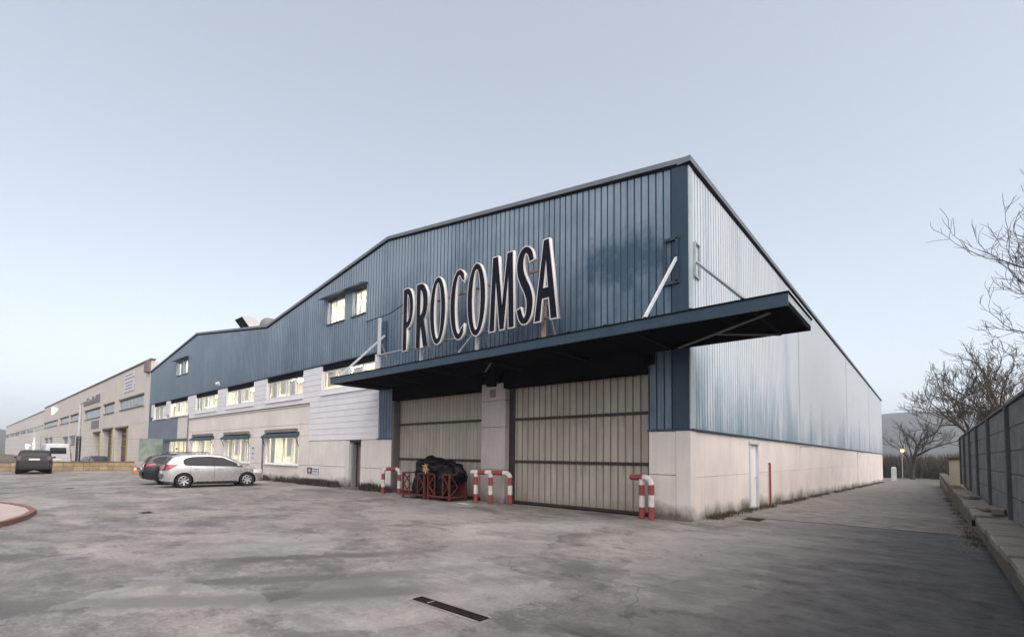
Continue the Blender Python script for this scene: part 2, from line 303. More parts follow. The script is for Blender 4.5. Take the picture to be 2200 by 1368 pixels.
M['earth'] = pmat('dry_earth', (0.11, 0.09, 0.065), (0.075, 0.075, 0.045), 0.95, sc1=0.25)
def plain(name, c, rough=0.6): return NT(name).set(**{'Base Color': tuple(c) + (1,), 'Roughness': rough})

# ---------------------------------------------------------------- builders
class MB:
    def __init__(s): s.v = []; s.f = []; s.mi = []
    def q(s, pts, mi=0):
        b = len(s.v); s.v.extend([tuple(p) for p in pts]); s.f.append(tuple(range(b, b + len(pts)))); s.mi.append(mi); return s
    def box(s, x0, x1, y0, y1, z0, z1, mi=0):
        x0, x1 = min(x0, x1), max(x0, x1); y0, y1 = min(y0, y1), max(y0, y1); z0, z1 = min(z0, z1), max(z0, z1)
        b = len(s.v)
        s.v.extend([(x0, y0, z0), (x1, y0, z0), (x1, y1, z0), (x0, y1, z0), (x0, y0, z1), (x1, y0, z1), (x1, y1, z1), (x0, y1, z1)])
        for f in ((0, 3, 2, 1), (4, 5, 6, 7), (0, 1, 5, 4), (1, 2, 6, 5), (2, 3, 7, 6), (3, 0, 4, 7)):
            s.f.append(tuple(b + i for i in f)); s.mi.append(mi)
        return s
    def hexa(s, p):                       # 8 points: bottom 4 (ccw), top 4
        b = len(s.v); s.v.extend([tuple(a) for a in p])
        for f in ((0, 3, 2, 1), (4, 5, 6, 7), (0, 1, 5, 4), (1, 2, 6, 5), (2, 3, 7, 6), (3, 0, 4, 7)):
            s.f.append(tuple(b + i for i in f)); s.mi.append(0)
        return s
    def bar(s, p, q_, w, h=None, up=(0, 0, 1)):
        p, q_ = Vector(p), Vector(q_); h = h or w; d = (q_ - p).normalized(); u = Vector(up)
        if abs(d.dot(u)) > 0.98: u = Vector((0, 1, 0))
        sd = d.cross(u).normalized(); u = sd.cross(d)
        c = [(-w / 2, -h / 2), (w / 2, -h / 2), (w / 2, h / 2), (-w / 2, h / 2)]
        b = len(s.v)
        for o in (p, q_): s.v.extend([tuple(o + sd * a + u * e) for a, e in c])
        for f in ((0, 1, 2, 3), (7, 6, 5, 4), (0, 4, 5, 1), (1, 5, 6, 2), (2, 6, 7, 3), (3, 7, 4, 0)):
            s.f.append(tuple(b + i for i in f)); s.mi.append(0)
        return s
    def tube(s, pts, r, n=8, caps=True):
        pts = [Vector(p) for p in pts]; rs = r if isinstance(r, (list, tuple)) else [r] * len(pts)
        rings = []; prev = None
        for i, p in enumerate(pts):
            d = (pts[min(i + 1, len(pts) - 1)] - pts[max(i - 1, 0)]).normalized()
            if prev is None:
                a = Vector((0, 0, 1)) if abs(d.z) < 0.9 else Vector((1, 0, 0)); u = d.cross(a).normalized()
            else:
                u = prev - d * prev.dot(d)
                u = u.normalized() if u.length > 1e-6 else d.orthogonal().normalized()
            prev = u; w = d.cross(u); b = len(s.v)
            for k in range(n):
                an = 2 * math.pi * k / n; s.v.append(tuple(p + (u * math.cos(an) + w * math.sin(an)) * rs[i]))
            rings.append(b)
        for a, b in zip(rings, rings[1:]):
            for k in range(n): s.f.append((a + k, a + (k + 1) % n, b + (k + 1) % n, b + k)); s.mi.append(0)
        if caps:
            s.f.append(tuple(rings[0] + k for k in reversed(range(n)))); s.mi.append(0)
            s.f.append(tuple(rings[-1] + k for k in range(n))); s.mi.append(0)
        return s
    def prism_y(s, poly, y0, y1):         # polygon in (x,z), extruded in y
        b = len(s.v); n = len(poly)
        for y in (y0, y1): s.v.extend([(x, y, z) for x, z in poly])
        s.f.append(tuple(b + i for i in range(n))); s.f.append(tuple(b + n + i for i in reversed(range(n)))); s.mi += [0, 0]
        for i in range(n): s.f.append((b + i, b + (i + 1) % n, b + n + (i + 1) % n, b + n + i)); s.mi.append(0)
        return s
    def mesh(s, name):
        m = bpy.data.meshes.new(name); m.from_pydata(s.v, [], s.f); m.update(); return m
    def build(s, name, mat, parent=None, smooth=False, sharp=None, fix=True):
        m = s.mesh(name)
        if fix:
            bm = bmesh.new(); bm.from_mesh(m); bmesh.ops.recalc_face_normals(bm, faces=bm.faces); bm.to_mesh(m); bm.free()
        mats = mat if isinstance(mat, (list, tuple)) else [mat]
        for k in mats: m.materials.append(M[k] if isinstance(k, str) else k)
        if len(mats) > 1: m.polygons.foreach_set('material_index', s.mi)
        if smooth:
            m.polygons.foreach_set('use_smooth', [True] * len(m.polygons))
            if sharp: m.set_sharp_from_angle(angle=R(sharp))
        return link(name, m, parent)
def link(name, data, parent=None):
    o = bpy.data.objects.new(name, data); col.objects.link(o)
    if parent: o.parent = parent; o.matrix_parent_inverse = Matrix.Identity(4)
    return o
def B(name, mat, parent, *box): return MB().box(*box).build(name, mat, parent)
def bevel(o, w=0.01, seg=1):
    bm = bmesh.new(); bm.from_mesh(o.data); bmesh.ops.bevel(bm, geom=list(bm.edges), offset=w, segments=seg, affect='EDGES', profile=0.6); bm.to_mesh(o.data); bm.free(); return o
def empty(name, loc=(0, 0, 0), rz=0.0, parent=None):
    o = bpy.data.objects.new(name, None); o.empty_display_size = 0.2; col.objects.link(o); o.location = loc; o.rotation_euler = (0, 0, rz)
    if parent: o.parent = parent
    return o
def tag(o, label, cat, group=None):
    o['label'] = label; o['category'] = cat
    if group: o['group'] = group
    return o
def struct(o): o['kind'] = 'structure'; return o
def stuff(o): o['kind'] = 'stuff'; return o
def children(o): return [c for c in bpy.data.objects if c.parent == o]
def copy_tree(o, parent=None):
    c = o.copy(); col.objects.link(c); c.parent = parent
    for ch in children(o): copy_tree(ch, c)
    return c
def smooth01(a, b, v):
    t = max(0.0, min(1.0, (v - a) / (b - a))); return t * t * (3 - 2 * t)
def gz(y):                                 # ground height: level yard, side lane falls to the rear
    if y <= -1: return 0.0
    if y < 1: return -0.0195 * (y + 1) ** 2 / 4
    return -0.0195 * min(y, 78.0) - max(0, 0)
def lerp_pts(pts, x):
    if x <= pts[0][0]: return pts[0][1]
    for (a, b), (c, d) in zip(pts, pts[1:]):
        if x <= c: return b + (d - b) * (x - a) / (c - a) if c > a else d
    return pts[-1][1]

# ---------------------------------------------------------------- ground, lane, hills
def sheet(name, xs, ys, mat, dz=0.0, zf=gz):
    b = MB(); nx = len(xs)
    for y in ys:
        for x in xs: b.v.append((x, y, zf(y) + dz))
    for j in range(len(ys) - 1):
        for i in range(nx - 1):
            a = j * nx + i; b.f.append((a, a + 1, a + nx + 1, a + nx)); b.mi.append(0)
    return b.build(name, mat, fix=False)
struct(sheet('ground', [-1450, -300, -60, 10, 300, 1450], [-1450, -60, -20, -1, -0.5, 0, 0.5, 1, 78, 120, 300, 1450], 'earth', -0.012))
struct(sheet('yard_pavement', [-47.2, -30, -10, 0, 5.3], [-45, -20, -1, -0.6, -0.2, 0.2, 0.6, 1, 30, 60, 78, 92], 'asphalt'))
# joint across the lane
o = MB().box(0.02, 5.25, 2.42, 2.47, gz(2.45) + 0.0045, gz(2.45) + 0.0065).build('expansion_joint', 'dark'); struct(o)
def hills():
    b = MB(); n = 150; rad = [420, 560, 700, 820, 900, 1000, 1150, 1400]
    prof = [0.0, 0.12, 0.42, 0.78, 1.0, 0.95, 0.6, 0.0]
    a0, a1 = R(60), R(200)
    for i in range(n):
        a = a0 + (a1 - a0) * i / (n - 1); ad = math.degrees(a)
        h = lerp_pts([(60, 78), (80, 74), (86, 69), (88, 69), (91, 72), (93.5, 69), (100, 60), (130, 40), (165, 24), (172, 24), (177.5, 27), (185, 30), (200, 30)], ad)
        for j, r in enumerate(rad):
            k = mnoise.noise(Vector((ad * 0.35, r * 0.004, 2.0))) * 6 * prof[j] + mnoise.noise(Vector((ad * 2.1, r * 0.02, 5.0))) * 1.6 * prof[j]
            b.v.append((math.cos(a) * r + 4.5, math.sin(a) * r - 12, -1.7 + (h * prof[j] + k)))
    m = len(rad)
    for i in range(n - 1):
        for j in range(m - 1):
            q = i * m + j; b.f.append((q, q + 1, q + m + 1, q + m)); b.mi.append(0)
    struct(b.build('hills', 'hill', smooth=True))
hills()

# ---------------------------------------------------------------- the warehouse
wh = tag(empty('warehouse'), 'long blue corrugated warehouse with twin gables, pale concrete base and a big canopy', 'building')
ROOF = [(-52.2, 9.36), (-38.8, 10.95), (-25.6, 9.32), (-13.2, 11.13), (0.0, 9.34)]
zr = lambda x: lerp_pts(ROOF, x)
ZP, ZC, LEN = 2.29, 6.10, 66.6
PITCHW = 0.21  # rib spacing of the sheets
def rib_profile(a, b, pitch=PITCHW, crown=0.166, depth=0.032):
    """breakpoints (s, offset) of a trapezoidal sheet between a and b"""
    g = (pitch - crown) / 2; sl = 0.017
    pts = []
    k0 = int(math.floor(a / pitch)) - 1; k1 = int(math.ceil(b / pitch)) + 1
    for k in range(k0, k1):
        s = k * pitch
        pts += [(s, 0.0), (s + crown, 0.0), (s + crown + sl, depth), (s + pitch - sl, depth)]
    def off(s):
        return lerp_pts(pts, s)
    res = [(a, off(a))] + [p for p in pts if a + 1e-4 < p[0] < b - 1e-4] + [(b, off(b))]
    return res
def clad_front_sheet(x0, x1, zb, zt, mat='clad_front', y=0.0, extra=(), name='cladding_sheet', parent=None, pitch=PITCHW, crown=0.166, depth=0.032):
    b = MB(); pr = rib_profile(x0, x1, pitch, crown, depth)
    for k in extra:
        if x0 + 1e-3 < k < x1 - 1e-3:
            pr.append((k, lerp_pts(sorted(pr), k)))
    pr = sorted(pr)
    for s, o in pr:
        b.v.append((s, y + o, zb(s) if callable(zb) else zb)); b.v.append((s, y + o, zt(s) if callable(zt) else zt))
    for i in range(len(pr) - 1): b.f.append((2 * i, 2 * i + 2, 2 * i + 3, 2 * i + 1)); b.mi.append(1 if pr[i][1] + pr[i + 1][1] > 0.006 else 0)
    return b.build(name, [mat, 'groove_front'], parent or wh, fix=False)
ridges = [p[0] for p in ROOF]
OPEN = [(-18.42, -14.86, 8.08, 9.32), (-43.9, -40.8, 8.0, 9.18)]     # loft windows x0,x1,z0,z1
def zbot(x): return 4.35 if x > -13.58 else ZC
cuts = sorted(set([-52.2 + 1.05 * i for i in range(0, 50)] + [0.0 - 0.40, -13.58] + [v for o_ in OPEN for v in o_[:2]] + [-52.2]))
cuts = [c for c in cuts if c <= -0.40 + 1e-6]
cl = [cuts[0]]
for c in cuts[1:]:
    if c - cl[-1] > 0.12 or c in (-13.58, -0.40) or any(abs(c - v) < 1e-6 for o_ in OPEN for v in o_[:2]): cl.append(c)
for a, b in zip(cl, cl[1:]):
    mid = (a + b) / 2; zb = zbot(mid); top = lambda s: zr(s) - 0.10
    op = [o_ for o_ in OPEN if o_[0] - 1e-6 <= a and b <= o_[1] + 1e-6]
    if op:
        clad_front_sheet(a, b, zb, op[0][2]); clad_front_sheet(a, b, op[0][3], top, extra=ridges)
    else:
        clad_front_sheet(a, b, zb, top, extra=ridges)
# corner piece below canopy and pier, down to the concrete base
clad_front_sheet(-1.10, -0.40, ZP + 0.03, 4.35)
clad_front_sheet(-13.56, -12.66, 2.26, 4.35)
B('wall_lining', 'dark', wh, -13.56, -12.66, 0.04, 0.3, 2.26, 4.35)
B('wall_lining', 'dark', wh, -1.10, -0.02, 0.04, 0.3, ZP, 4.4)
# flashings
B('corner_flashing', 'blue_trim', wh, -0.42, 0.012, -0.022, 0.04, ZP + 0.02, 7.28)
MB().prism_y([(-0.42, 7.283), (0.012, 7.283), (0.012, zr(0) - 0.12), (-0.42, zr(-0.42) - 0.12)], -0.024, 0.04).build('corner_flashing', 'blue_trim', wh)
B('corner_flashing', 'pale_trim', wh, 0.012, 0.042, -0.02, 0.22, ZP + 0.02, zr(0) - 0.14)
B('base_flashing', 'blue_trim', wh, -1.12, 0.06, -0.05, 0.03, ZP - 0.02, ZP + 0.025)
B('base_flashing', 'blue_trim', wh, -13.7, -12.62, -0.06, 0.03, 2.225, 2.265)
B('base_flashing', 'blue_trim', wh, -52.2, -13.6, -0.035, 0.10, ZC - 0.05, ZC + 0.01)
B('window_head_soffit', 'black_steel', wh, -52.2, -13.6, 0.0, 0.42, ZC - 0.09, ZC - 0.052)
# verge copings along the gables
for (xa, za), (xb, zb2) in zip(ROOF, ROOF[1:]):
    MB().prism_y([(xa, za - 0.13), (xb, zb2 - 0.13), (xb, zb2 + 0.0), (xa, za + 0.0)], -0.07, 0.30).build('verge_coping', 'coping', wh)
    MB().prism_y([(xa, za - 0.20), (xb, zb2 - 0.20), (xb, zb2 - 0.132), (xa, za - 0.132)], -0.03, 0.10).build('verge_flashing', 'black_steel', wh)
    MB().q([(xa, 0.3, za - 0.05), (xb, 0.3, zb2 - 0.05), (xb, LEN, zb2 - 0.05), (xa, LEN, za - 0.05)]).build('roof_slope', 'asphalt_roof', wh)
# eaves gutter along the lane
MB().prism_y([(-0.25, 9.34 - 0.14), (0.10, 9.34 - 0.14), (0.10, 9.345), (-0.25, 9.345)], -0.072, LEN + 0.05).build('eaves_gutter', 'coping', wh)
MB().prism_y([(-0.05, 9.34 - 0.22), (0.06, 9.34 - 0.22), (0.06, 9.34 - 0.142), (-0.05, 9.34 - 0.142)], -0.03, LEN + 0.02).build('eaves_flashing', 'black_steel', wh)
# side cladding sheets
ycut = [0.2 + 1.05 * i for i in range(int((LEN - 0.2) / 1.05) + 1)] + [LEN]
for a, b in zip(ycut, ycut[1:]):
    if b - a < 0.05: continue
    mb = MB(); pr = rib_profile(a, b)
    for s, o_ in pr: mb.v += [(0.03 - o_, s, ZP + 0.03), (0.03 - o_, s, 9.34 - 0.15)]
    for i in range(len(pr) - 1): mb.f.append((2 * i, 2 * i + 1, 2 * i + 3, 2 * i + 2)); mb.mi.append(1 if pr[i][1] + pr[i + 1][1] > 0.006 else 0)
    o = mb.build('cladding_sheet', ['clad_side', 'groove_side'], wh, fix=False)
for y in (13.6, 31.0, 48.5):
    B('cladding_joint_strip', 'pale_trim', wh, 0.032, 0.048, y - 0.06, y + 0.06, ZP + 0.03, 9.34 - 0.2)
B('base_flashing', 'blue_trim', wh, -0.02, 0.075, 0.06, LEN, ZP - 0.015, ZP + 0.03)
# other walls that close the shell
B('rear_wall', 'clad_side', wh, -52.2, -0.05, LEN - 0.1, LEN - 0.02, -1.4, 9.2)
B('left_wall', 'clad_front', wh, -52.2, -52.1, 0.35, LEN - 0.1, 0, 9.2)
# concrete base on the lane side
yb = [0.0, 0.34, 5.30]
B('corner_post', 'concrete', wh, -0.34, 0.03, -0.03, 0.34, -0.05, ZP - 0.022)
segs = [(0.352, 5.26), (6.36, 13.6), (13.62, 21.6), (21.62, 29.6), (29.62, 37.6), (37.66, 45.6), (45.62, 53.6), (53.62, LEN)]
for a, b in segs:
    for z0, z1 in ((-1.5, 1.07), (1.076, ZP - 0.022)):
        bevel(B('plinth_panel', 'concrete', wh, -0.16, 0.0, a, b, z0, z1), 0.006)
B('plinth_panel', 'concrete', wh, -0.16, 0.0, 5.26, 6.36, 2.12, ZP - 0.022)
B('plinth_backing', 'concrete_dark', wh, -0.3, -0.12, 0.2, LEN, -1.5, ZP - 0.03)
B('plinth_joint_cover', 'concrete_pillar', wh, 0.0, 0.02, 37.60, 37.66, -1.4, ZP - 0.03)
dr = empty('side_door', (0, 0, 0), 0, wh)
B('door_leaf', 'white_frame', dr, -0.10, -0.05, 5.36, 6.26, -0.13, 2.06)
B('door_jamb', 'white_metal', dr, -0.12, 0.03, 5.26, 5.36, -0.13, 2.12); B('door_jamb', 'white_metal', dr, -0.12, 0.03, 6.26, 6.36, -0.13, 2.12)
B('door_head', 'white_metal', dr, -0.12, 0.06, 5.22, 6.40, 2.06, 2.15)
MB().tube([(-0.05, 6.15, 0.92), (0.0, 6.15, 0.92), (0.0, 6.02, 0.92)], 0.012, 6).build('door_handle', 'galv', dr)
o = MB().tube([(0.06, 7.78, gz(7.8)), (0.06, 7.78, 1.42)], 0.035, 8).tube([(0.06, 7.78, 1.40), (0.0, 7.78, 1.40)], 0.03, 6).build('red_pipe', 'red', wh, smooth=True, sharp=40)
for y in (13.66, 37.3):
    l_ = empty('wall_light', (0, 0, 0), 0, wh)
    MB().bar((0, y, 2.12), (0.24, y, 2.16), 0.03).build('arm', 'galv', l_); B('lamp_head', 'galv', l_, 0.22, 0.46, y - 0.06, y + 0.06, 2.12, 2.17)

# front concrete base right of the doors and by the left pier
for z0, z1 in ((-0.05, 1.13), (1.145, ZP - 0.022)):
    bevel(B('plinth_panel', 'concrete', wh, -1.08, -0.352, -0.012, 0.3, z0, z1), 0.006)
YW = 0.0
def fpanel(x0, x1, z0, z1, mat='concrete', name='wall_panel', y0=YW, th=0.14): return bevel(B(name, mat, wh, x0, x1, y0, y0 + th, z0, z1), 0.006)
# staff door bay
fpanel(-14.98, -12.64, -0.05, 0.955); fpanel(-14.98, -12.64, 0.97, 2.222)
fpanel(-19.9, -16.30, -0.05, 0.955); fpanel(-19.9, -16.30, 0.97, 2.222)
fpanel(-16.30, -15.93, -0.05, 2.2, 'concrete_pale', 'door_jamb_pier', -0.03)
sd = empty('staff_door', (0, 0, 0), 0, wh)
B('door_frame', 'galv', sd, -15.92, -15.82, 0.10, 0.30, 0.0, 2.16); B('door_head', 'door_rail', sd, -15.95, -14.96, -0.01, 0.3, 2.14, 2.222)
B('door_leaf', 'brown', sd, -15.82, -15.0, 0.34, 0.39, 0.02, 2.14)
B('kick_plate', 'sign_grey', sd, -15.66, -15.15, 0.325, 0.338, 0.25, 1.9)
MB().tube([(-15.1, 0.33, 1.0), (-15.1, 0.26, 1.0), (-15.22, 0.26, 1.0)], 0.012, 6).build('door_handle', 'galv', sd)
B('notice', 'plaque_white', sd, -15.45, -15.2, 0.318, 0.324, 1.45, 1.72); B('notice', 'plaque_white', sd, -15.3, -15.12, 0.318, 0.324, 0.8, 1.02)
B('door_step', 'concrete_dark', sd, -16.1, -14.9, -0.45, 0.34, 0.0, 0.035)
B('door_reveal', 'dark', sd, -16.0, -14.9, 0.395, 0.45, 0, 2.3)

# doors with canopy: pillar, reveals, sliding doors
fp = empty('door_pillar', (0, 0, 0), 0, wh)
for z0, z1 in ((-0.05, 1.1), (1.112, 2.55), (2.562, 3.45), (3.462, 4.4)):
    bevel(B('pillar_block', 'concrete_pillar', fp, -7.34, -6.22, 0.0, 0.48, z0, z1), 0.008)
B('beam_bracket', 'black_steel', fp, -6.98, -6.62, -0.14, 0.0, 3.95, 4.4)
B('number_plaque', 'sign_grey', fp, -6.93, -6.66, -0.012, 0.0, 3.58, 3.86)
B('door_reveal', 'concrete_dark', wh, -12.64, -12.5, -0.0, 0.5, -0.05, 4.4)
B('door_reveal', 'concrete_dark', wh, -1.07, -0.95, 0.02, 0.5, -0.05, 4.4)
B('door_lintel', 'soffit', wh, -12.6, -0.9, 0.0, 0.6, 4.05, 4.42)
for a, b in ((-12.5, -7.36), (-6.2, -1.1)): B('door_head_shade', 'soffit', wh, a, b, -0.12, 0.2, 3.84, 4.36)  # black boxes added as the deep shade over the door tops
B('door_void', 'dark', wh, -12.6, -0.9, 0.62, 0.66, 0, 4.4)
def sliding_door(x0, x1, rails, pitch, y, gw=0.050, gd=0.024, mats=('door_sheet', 'door_groove')):
    d = empty('sliding_door', (0, 0, 0), 0, wh)
    zs = [0.07] + rails + [4.3]
    for za, zb in zip(zs, zs[1:]):
        n = max(1, round((x1 - x0) / (pitch * 4)))
        for i in range(n):
            a = x0 + (x1 - x0) * i / n; b = x0 + (x1 - x0) * (i + 1) / n
            mb = MB(); pr = rib_profile(a, b, pitch, pitch - gw, gd)
            for s, o_ in pr: mb.v += [(s, y + o_, za + 0.03), (s, y + o_, zb - 0.03)]
            for k in range(len(pr) - 1): mb.f.append((2 * k, 2 * k + 2, 2 * k + 3, 2 * k + 1)); mb.mi.append(1 if pr[k][1] + pr[k + 1][1] > 0.006 else 0)
            mb.build('door_sheet', list(mats), d, fix=False)
    for z in rails: B('door_rail', 'door_rail', d, x0, x1, y - 0.035, y + 0.05, z - 0.045, z + 0.04)
    B('door_rail', 'door_rail', d, x0, x1, y - 0.02, y + 0.05, 0.015, 0.095)
    B('door_backing', 'dark', d, x0, x1, y + 0.06, y + 0.09, 0.02, 4.3)
    return d
sliding_door(-5.98, -1.10, [1.40, 2.80], 0.235, 0.26)
sliding_door(-12.46, -7.36, [1.40, 2.84], 0.19, 0.30, 0.05, 0.012, ('door_sheet', 'door_soft'))
B('door_track', 'black_steel', wh, -12.5, -1.1, 0.18, 0.4, -0.004, 0.012)
B('door_guide_post', 'door_rail', wh, -6.22, -5.99, 0.22, 0.42, 0, 4.3)

# white plank cladding and upper windows
WIN_U = [(-18.72, -13.98), (-25.35, -20.72), (-31.85, -27.25), (-38.4, -33.6), (-45.2, -40.35), (-50.4, -46.4)]
WIN_L = [(-25.25, -21.05), (-31.95, -27.6), (-38.65, -34.1)]
SILL, HEAD = 4.55, 5.76
rows = []
z = 2.24
while z < 5.98: rows.append((z, min(z + 0.279, 6.0))); z += 0.285
rng = random.Random(4)
def plank(x0, x1, z0, z1):
    y = -0.02 - rng.random() * 0.006
    MB().hexa([(x0, y - 0.010, z0), (x1, y - 0.010, z0), (x1, 0.05, z0), (x0, 0.05, z0), (x0, y, z1), (x1, y, z1), (x1, 0.05, z1), (x0, 0.05, z1)]).build('plank', 'plank', wh)
BL = 4.10
for z0, z1 in rows:
    spans = []
    if z1 < BL + 0.2: spans = [(-19.88, -13.60)]
    elif z0 < SILL - 0.02: spans = [(-19.88, -13.60), (-40.1, -19.9)]
    else:
        edges = [-13.60] + [v for w in WIN_U for v in (w[1], w[0])] + [-51.3]
        for i in range(0, len(edges), 2): spans.append((edges[i + 1], edges[i]))
    for a, b in spans:
        if b - a < 0.1: continue
        zz1 = z1
        n = max(1, int((b - a) / 7.0))
        for k in range(n):
            plank(a + (b - a) * k / n + (0.003 if k else 0), a + (b - a) * (k + 1) / n - (0.003 if k < n - 1 else 0), z0, zz1)
# backing behind planks (openings left for windows)
def backing(x0, x1, z0, z1): B('wall_backing', 'concrete_pale', wh, x0, x1, 0.06, 0.22, z0, z1)
backing(-19.9, -13.58, 2.22, SILL - 0.02); backing(-52.2, -19.9, 4.38, SILL - 0.02)
ed = [-13.58] + [v for w in WIN_U for v in (w[1], w[0])] + [-52.2]
for i in range(0, len(ed), 2): backing(ed[i + 1], ed[i], SILL - 0.02, 6.03)
# gable wall lining behind the corrugated front (leaves the loft openings free)
def lin(x0, x1, z0, zt):
    MB().prism_y([(x0, z0), (x1, z0), (x1, zt(x1) if callable(zt) else zt), (x0, zt(x0) if callable(zt) else zt)], 0.045, 0.12).build('wall_lining', 'dark', wh)
zt_ = lambda s: zr(s) - 0.16
xs_ = [-52.0, -43.9, -40.8, -38.8, -25.6, -18.42, -14.86, -13.2, -0.2]
for a, b in zip(xs_, xs_[1:]):
    o_ = [q for q in OPEN if abs(q[0] - a) < 0.01]
    zb = 6.03 if b <= -13.1 else 4.4
    if o_: lin(a, b, zb, o_[0][2]); lin(a, b, o_[0][3], zt_)
    else: lin(a, b, zb, zt_)
# left concrete field
fpx = [-40.0, -33.3, -26.6, -19.92]
for a, b in zip(fpx, fpx[1:]):
    fpanel(a + 0.004, b - 0.004, 3.13, 4.10)
    w = [q for q in WIN_L if q[0] > a - 0.2 and q[1] < b + 0.2][0]
    fpanel(a + 0.004, b - 0.004, -0.05, 0.94); fpanel(a + 0.004, b - 0.004, 2.52, 3.115)
    fpanel(a + 0.004, w[0], 0.955, 2.505); fpanel(w[1], b - 0.004, 0.955, 2.505)
B('wall_ledge', 'concrete_pale', wh, -40.1, -19.9, -0.05, 0.12, 4.105, 4.15)
def lback(x0, x1, z0, z1): B('wall_backing', 'concrete_pale', wh, x0, x1, 0.15, 0.225, z0, z1)
lback(-40.0, -16.3, -0.05, 0.95); lback(-40.0, -19.92, 2.50, 4.40); lback(-19.92, -16.3, 0.95, 2.24); lback(-14.98, -12.7, -0.05, 2.24); lback(-52.2, -40.0, 2.48, 4.5)
e2 = [-19.92] + [v for w in WIN_L for v in (w[1], w[0])] + [-40.0]
for i in range(0, len(e2), 2): lback(e2[i + 1], e2[i], 0.95, 2.50)
# left end: grey blue panels, pale panel, entrance
for k in range(3):
    fpanel(-52.2 + 3.1 * k + 0.004, -52.2 + 3.1 * (k + 1) - 0.004, 2.66, 4.46, 'blue_panel', 'cladding_panel', -0.01)
fpanel(-42.9, -40.02, 2.56, 4.40, 'concrete_pale')
B('pier', 'blue_trim', wh, -52.2, -51.3, -0.02, 0.2, -0.02, 2.66); B('pier', 'blue_trim', wh, -52.2, -51.3, -0.005, 0.2, 4.46, 6.04)
fpanel(-51.3, -45.4, -0.05, 2.66, 'blue_panel', 'cladding_panel', 0.02)
B('entrance_fascia', 'blue_trim', wh, -46.5, -40.0, -0.12, 0.2, 2.46, 2.66)
# downpipes
for x, za, zb in ((-39.95, 0, 4.5), (-25.55, 0, 2.6)):
    MB().tube([(x, -0.06, za), (x, -0.06, zb), (x, 0.0, zb + 0.05)], 0.045, 8).build('downpipe', 'sign_grey', wh, smooth=True, sharp=40)

def window(x0, x1, z0, z1, nm, y=0.10, fw=0.07, reveal='white_frame', sill=True, tilt=None):
    w = empty('window', (0, 0, 0), 0, wh)
    fr = MB(); d0, d1 = y, y + 0.07
    fr.box(x0, x0 + fw, d0, d1, z0, z1).box(x1 - fw, x1, d0, d1, z0, z1).box(x0 + fw, x1 - fw, d0, d1, z0, z0 + fw).box(x0 + fw, x1 - fw, d0, d1, z1 - fw, z1)
    fr.build('frame', 'white_frame', w)
    for k in range(1, nm):
        xm = x0 + (x1 - x0) * k / nm
        B('mullion', 'white_frame', w, xm - 0.045, xm + 0.045, d0 - 0.008, d1, z0 + fw, z1 - fw)
    for k in range(nm):
        a = x0 + (x1 - x0) * k / nm + 0.05; b = x0 + (x1 - x0) * (k + 1) / nm - 0.05
        MB().q([(a, y + 0.035, z0 + fw), (b, y + 0.035, z0 + fw), (b, y + 0.035, z1 - fw), (a, y + 0.035, z1 - fw)]).build('pane', 'pane', w, fix=False)
    if sill: B('sill', 'white_frame', w, x0 - 0.06, x1 + 0.06, -0.10, y, z0 - 0.055, z0 - 0.003)
    B('reveal', reveal, w, x0 - 0.001, x0 + 0.012, -0.03, y, z0, z1); B('reveal', reveal, w, x1 - 0.012, x1 + 0.001, -0.03, y, z0, z1)
    return w
wins_u = [window(a, b, SILL, HEAD, 4 if b - a > 4.2 else 3) for a, b in WIN_U]
wins_l = [window(a, b, 0.95, 2.505, 4) for a, b in WIN_L]
ent = empty('entrance', (0, 0, 0), 0, wh)
for k in range(5):
    x = -45.3 + 5.25 * k / 4
    B('door_frame', 'galv', ent, x - 0.04, x + 0.04, 0.08, 0.16, 0.0, 2.46)
for k in range(4):
    a = -45.3 + 5.25 * k / 4 + 0.04; b = a + 5.25 / 4 - 0.08
    MB().q([(a, 0.12, 0.02), (b, 0.12, 0.02), (b, 0.12, 2.46), (a, 0.12, 2.46)]).build('pane', 'pane', ent, fix=False)
B('door_notice', 'plaque_blue', ent, -43.4, -42.9, 0.07, 0.078, 1.75, 1.9)
# tilted sash of the upper windows
for i, (a, b) in enumerate(WIN_U[:5]):
    xm = a + (b - a) / 4
    MB().hexa([(a + 0.06, 0.05, SILL + 0.08), (a + 0.16, 0.05, SILL + 0.08), (a + 0.16, 0.09, SILL + 0.08), (a + 0.06, 0.09, SILL + 0.08),
               (a + 0.06, 0.05, HEAD - 0.08), (a + 0.16, 0.05, HEAD - 0.08), (a + 0.16, 0.09, HEAD - 0.08), (a + 0.06, 0.09, HEAD - 0.08)]).build('sash', 'white_frame', wins_u[i])
for (a, b), w_ in zip(WIN_U, wins_u): B('window_head_shade', 'black_steel', w_, a - 0.02, b + 0.02, 0.03, 0.20, HEAD + 0.004, 6.005)  # black strip built in as the shadow gap under the cladding
# awnings of the lower windows
for a, b in WIN_L:
    aw = empty('awning', (0, 0, 0), 0, wh)
    x0, x1 = a - 0.12, b + 0.05
    MB().hexa([(x0, -0.24, 2.50), (x1, -0.24, 2.50), (x1, 0.0, 2.62), (x0, 0.0, 2.62), (x0, -0.24, 2.56), (x1, -0.24, 2.56), (x1, 0.0, 2.75), (x0, 0.0, 2.75)]).build('awning_roll', 'awning', aw)
    MB().box(x0, x1, -0.255, -0.24, 2.44, 2.565).build('valance', 'awning', aw)
    B('cassette', 'stain', aw, x0 + 0.2, x1 - 0.2, -0.14, 0.0, 2.75, 2.93)
    for x in (x0 + 0.05, x1 - 0.05): MB().bar((x, -0.22, 2.48), (x, 0.0, 1.95), 0.025).build('awning_arm', 'black_steel', aw)
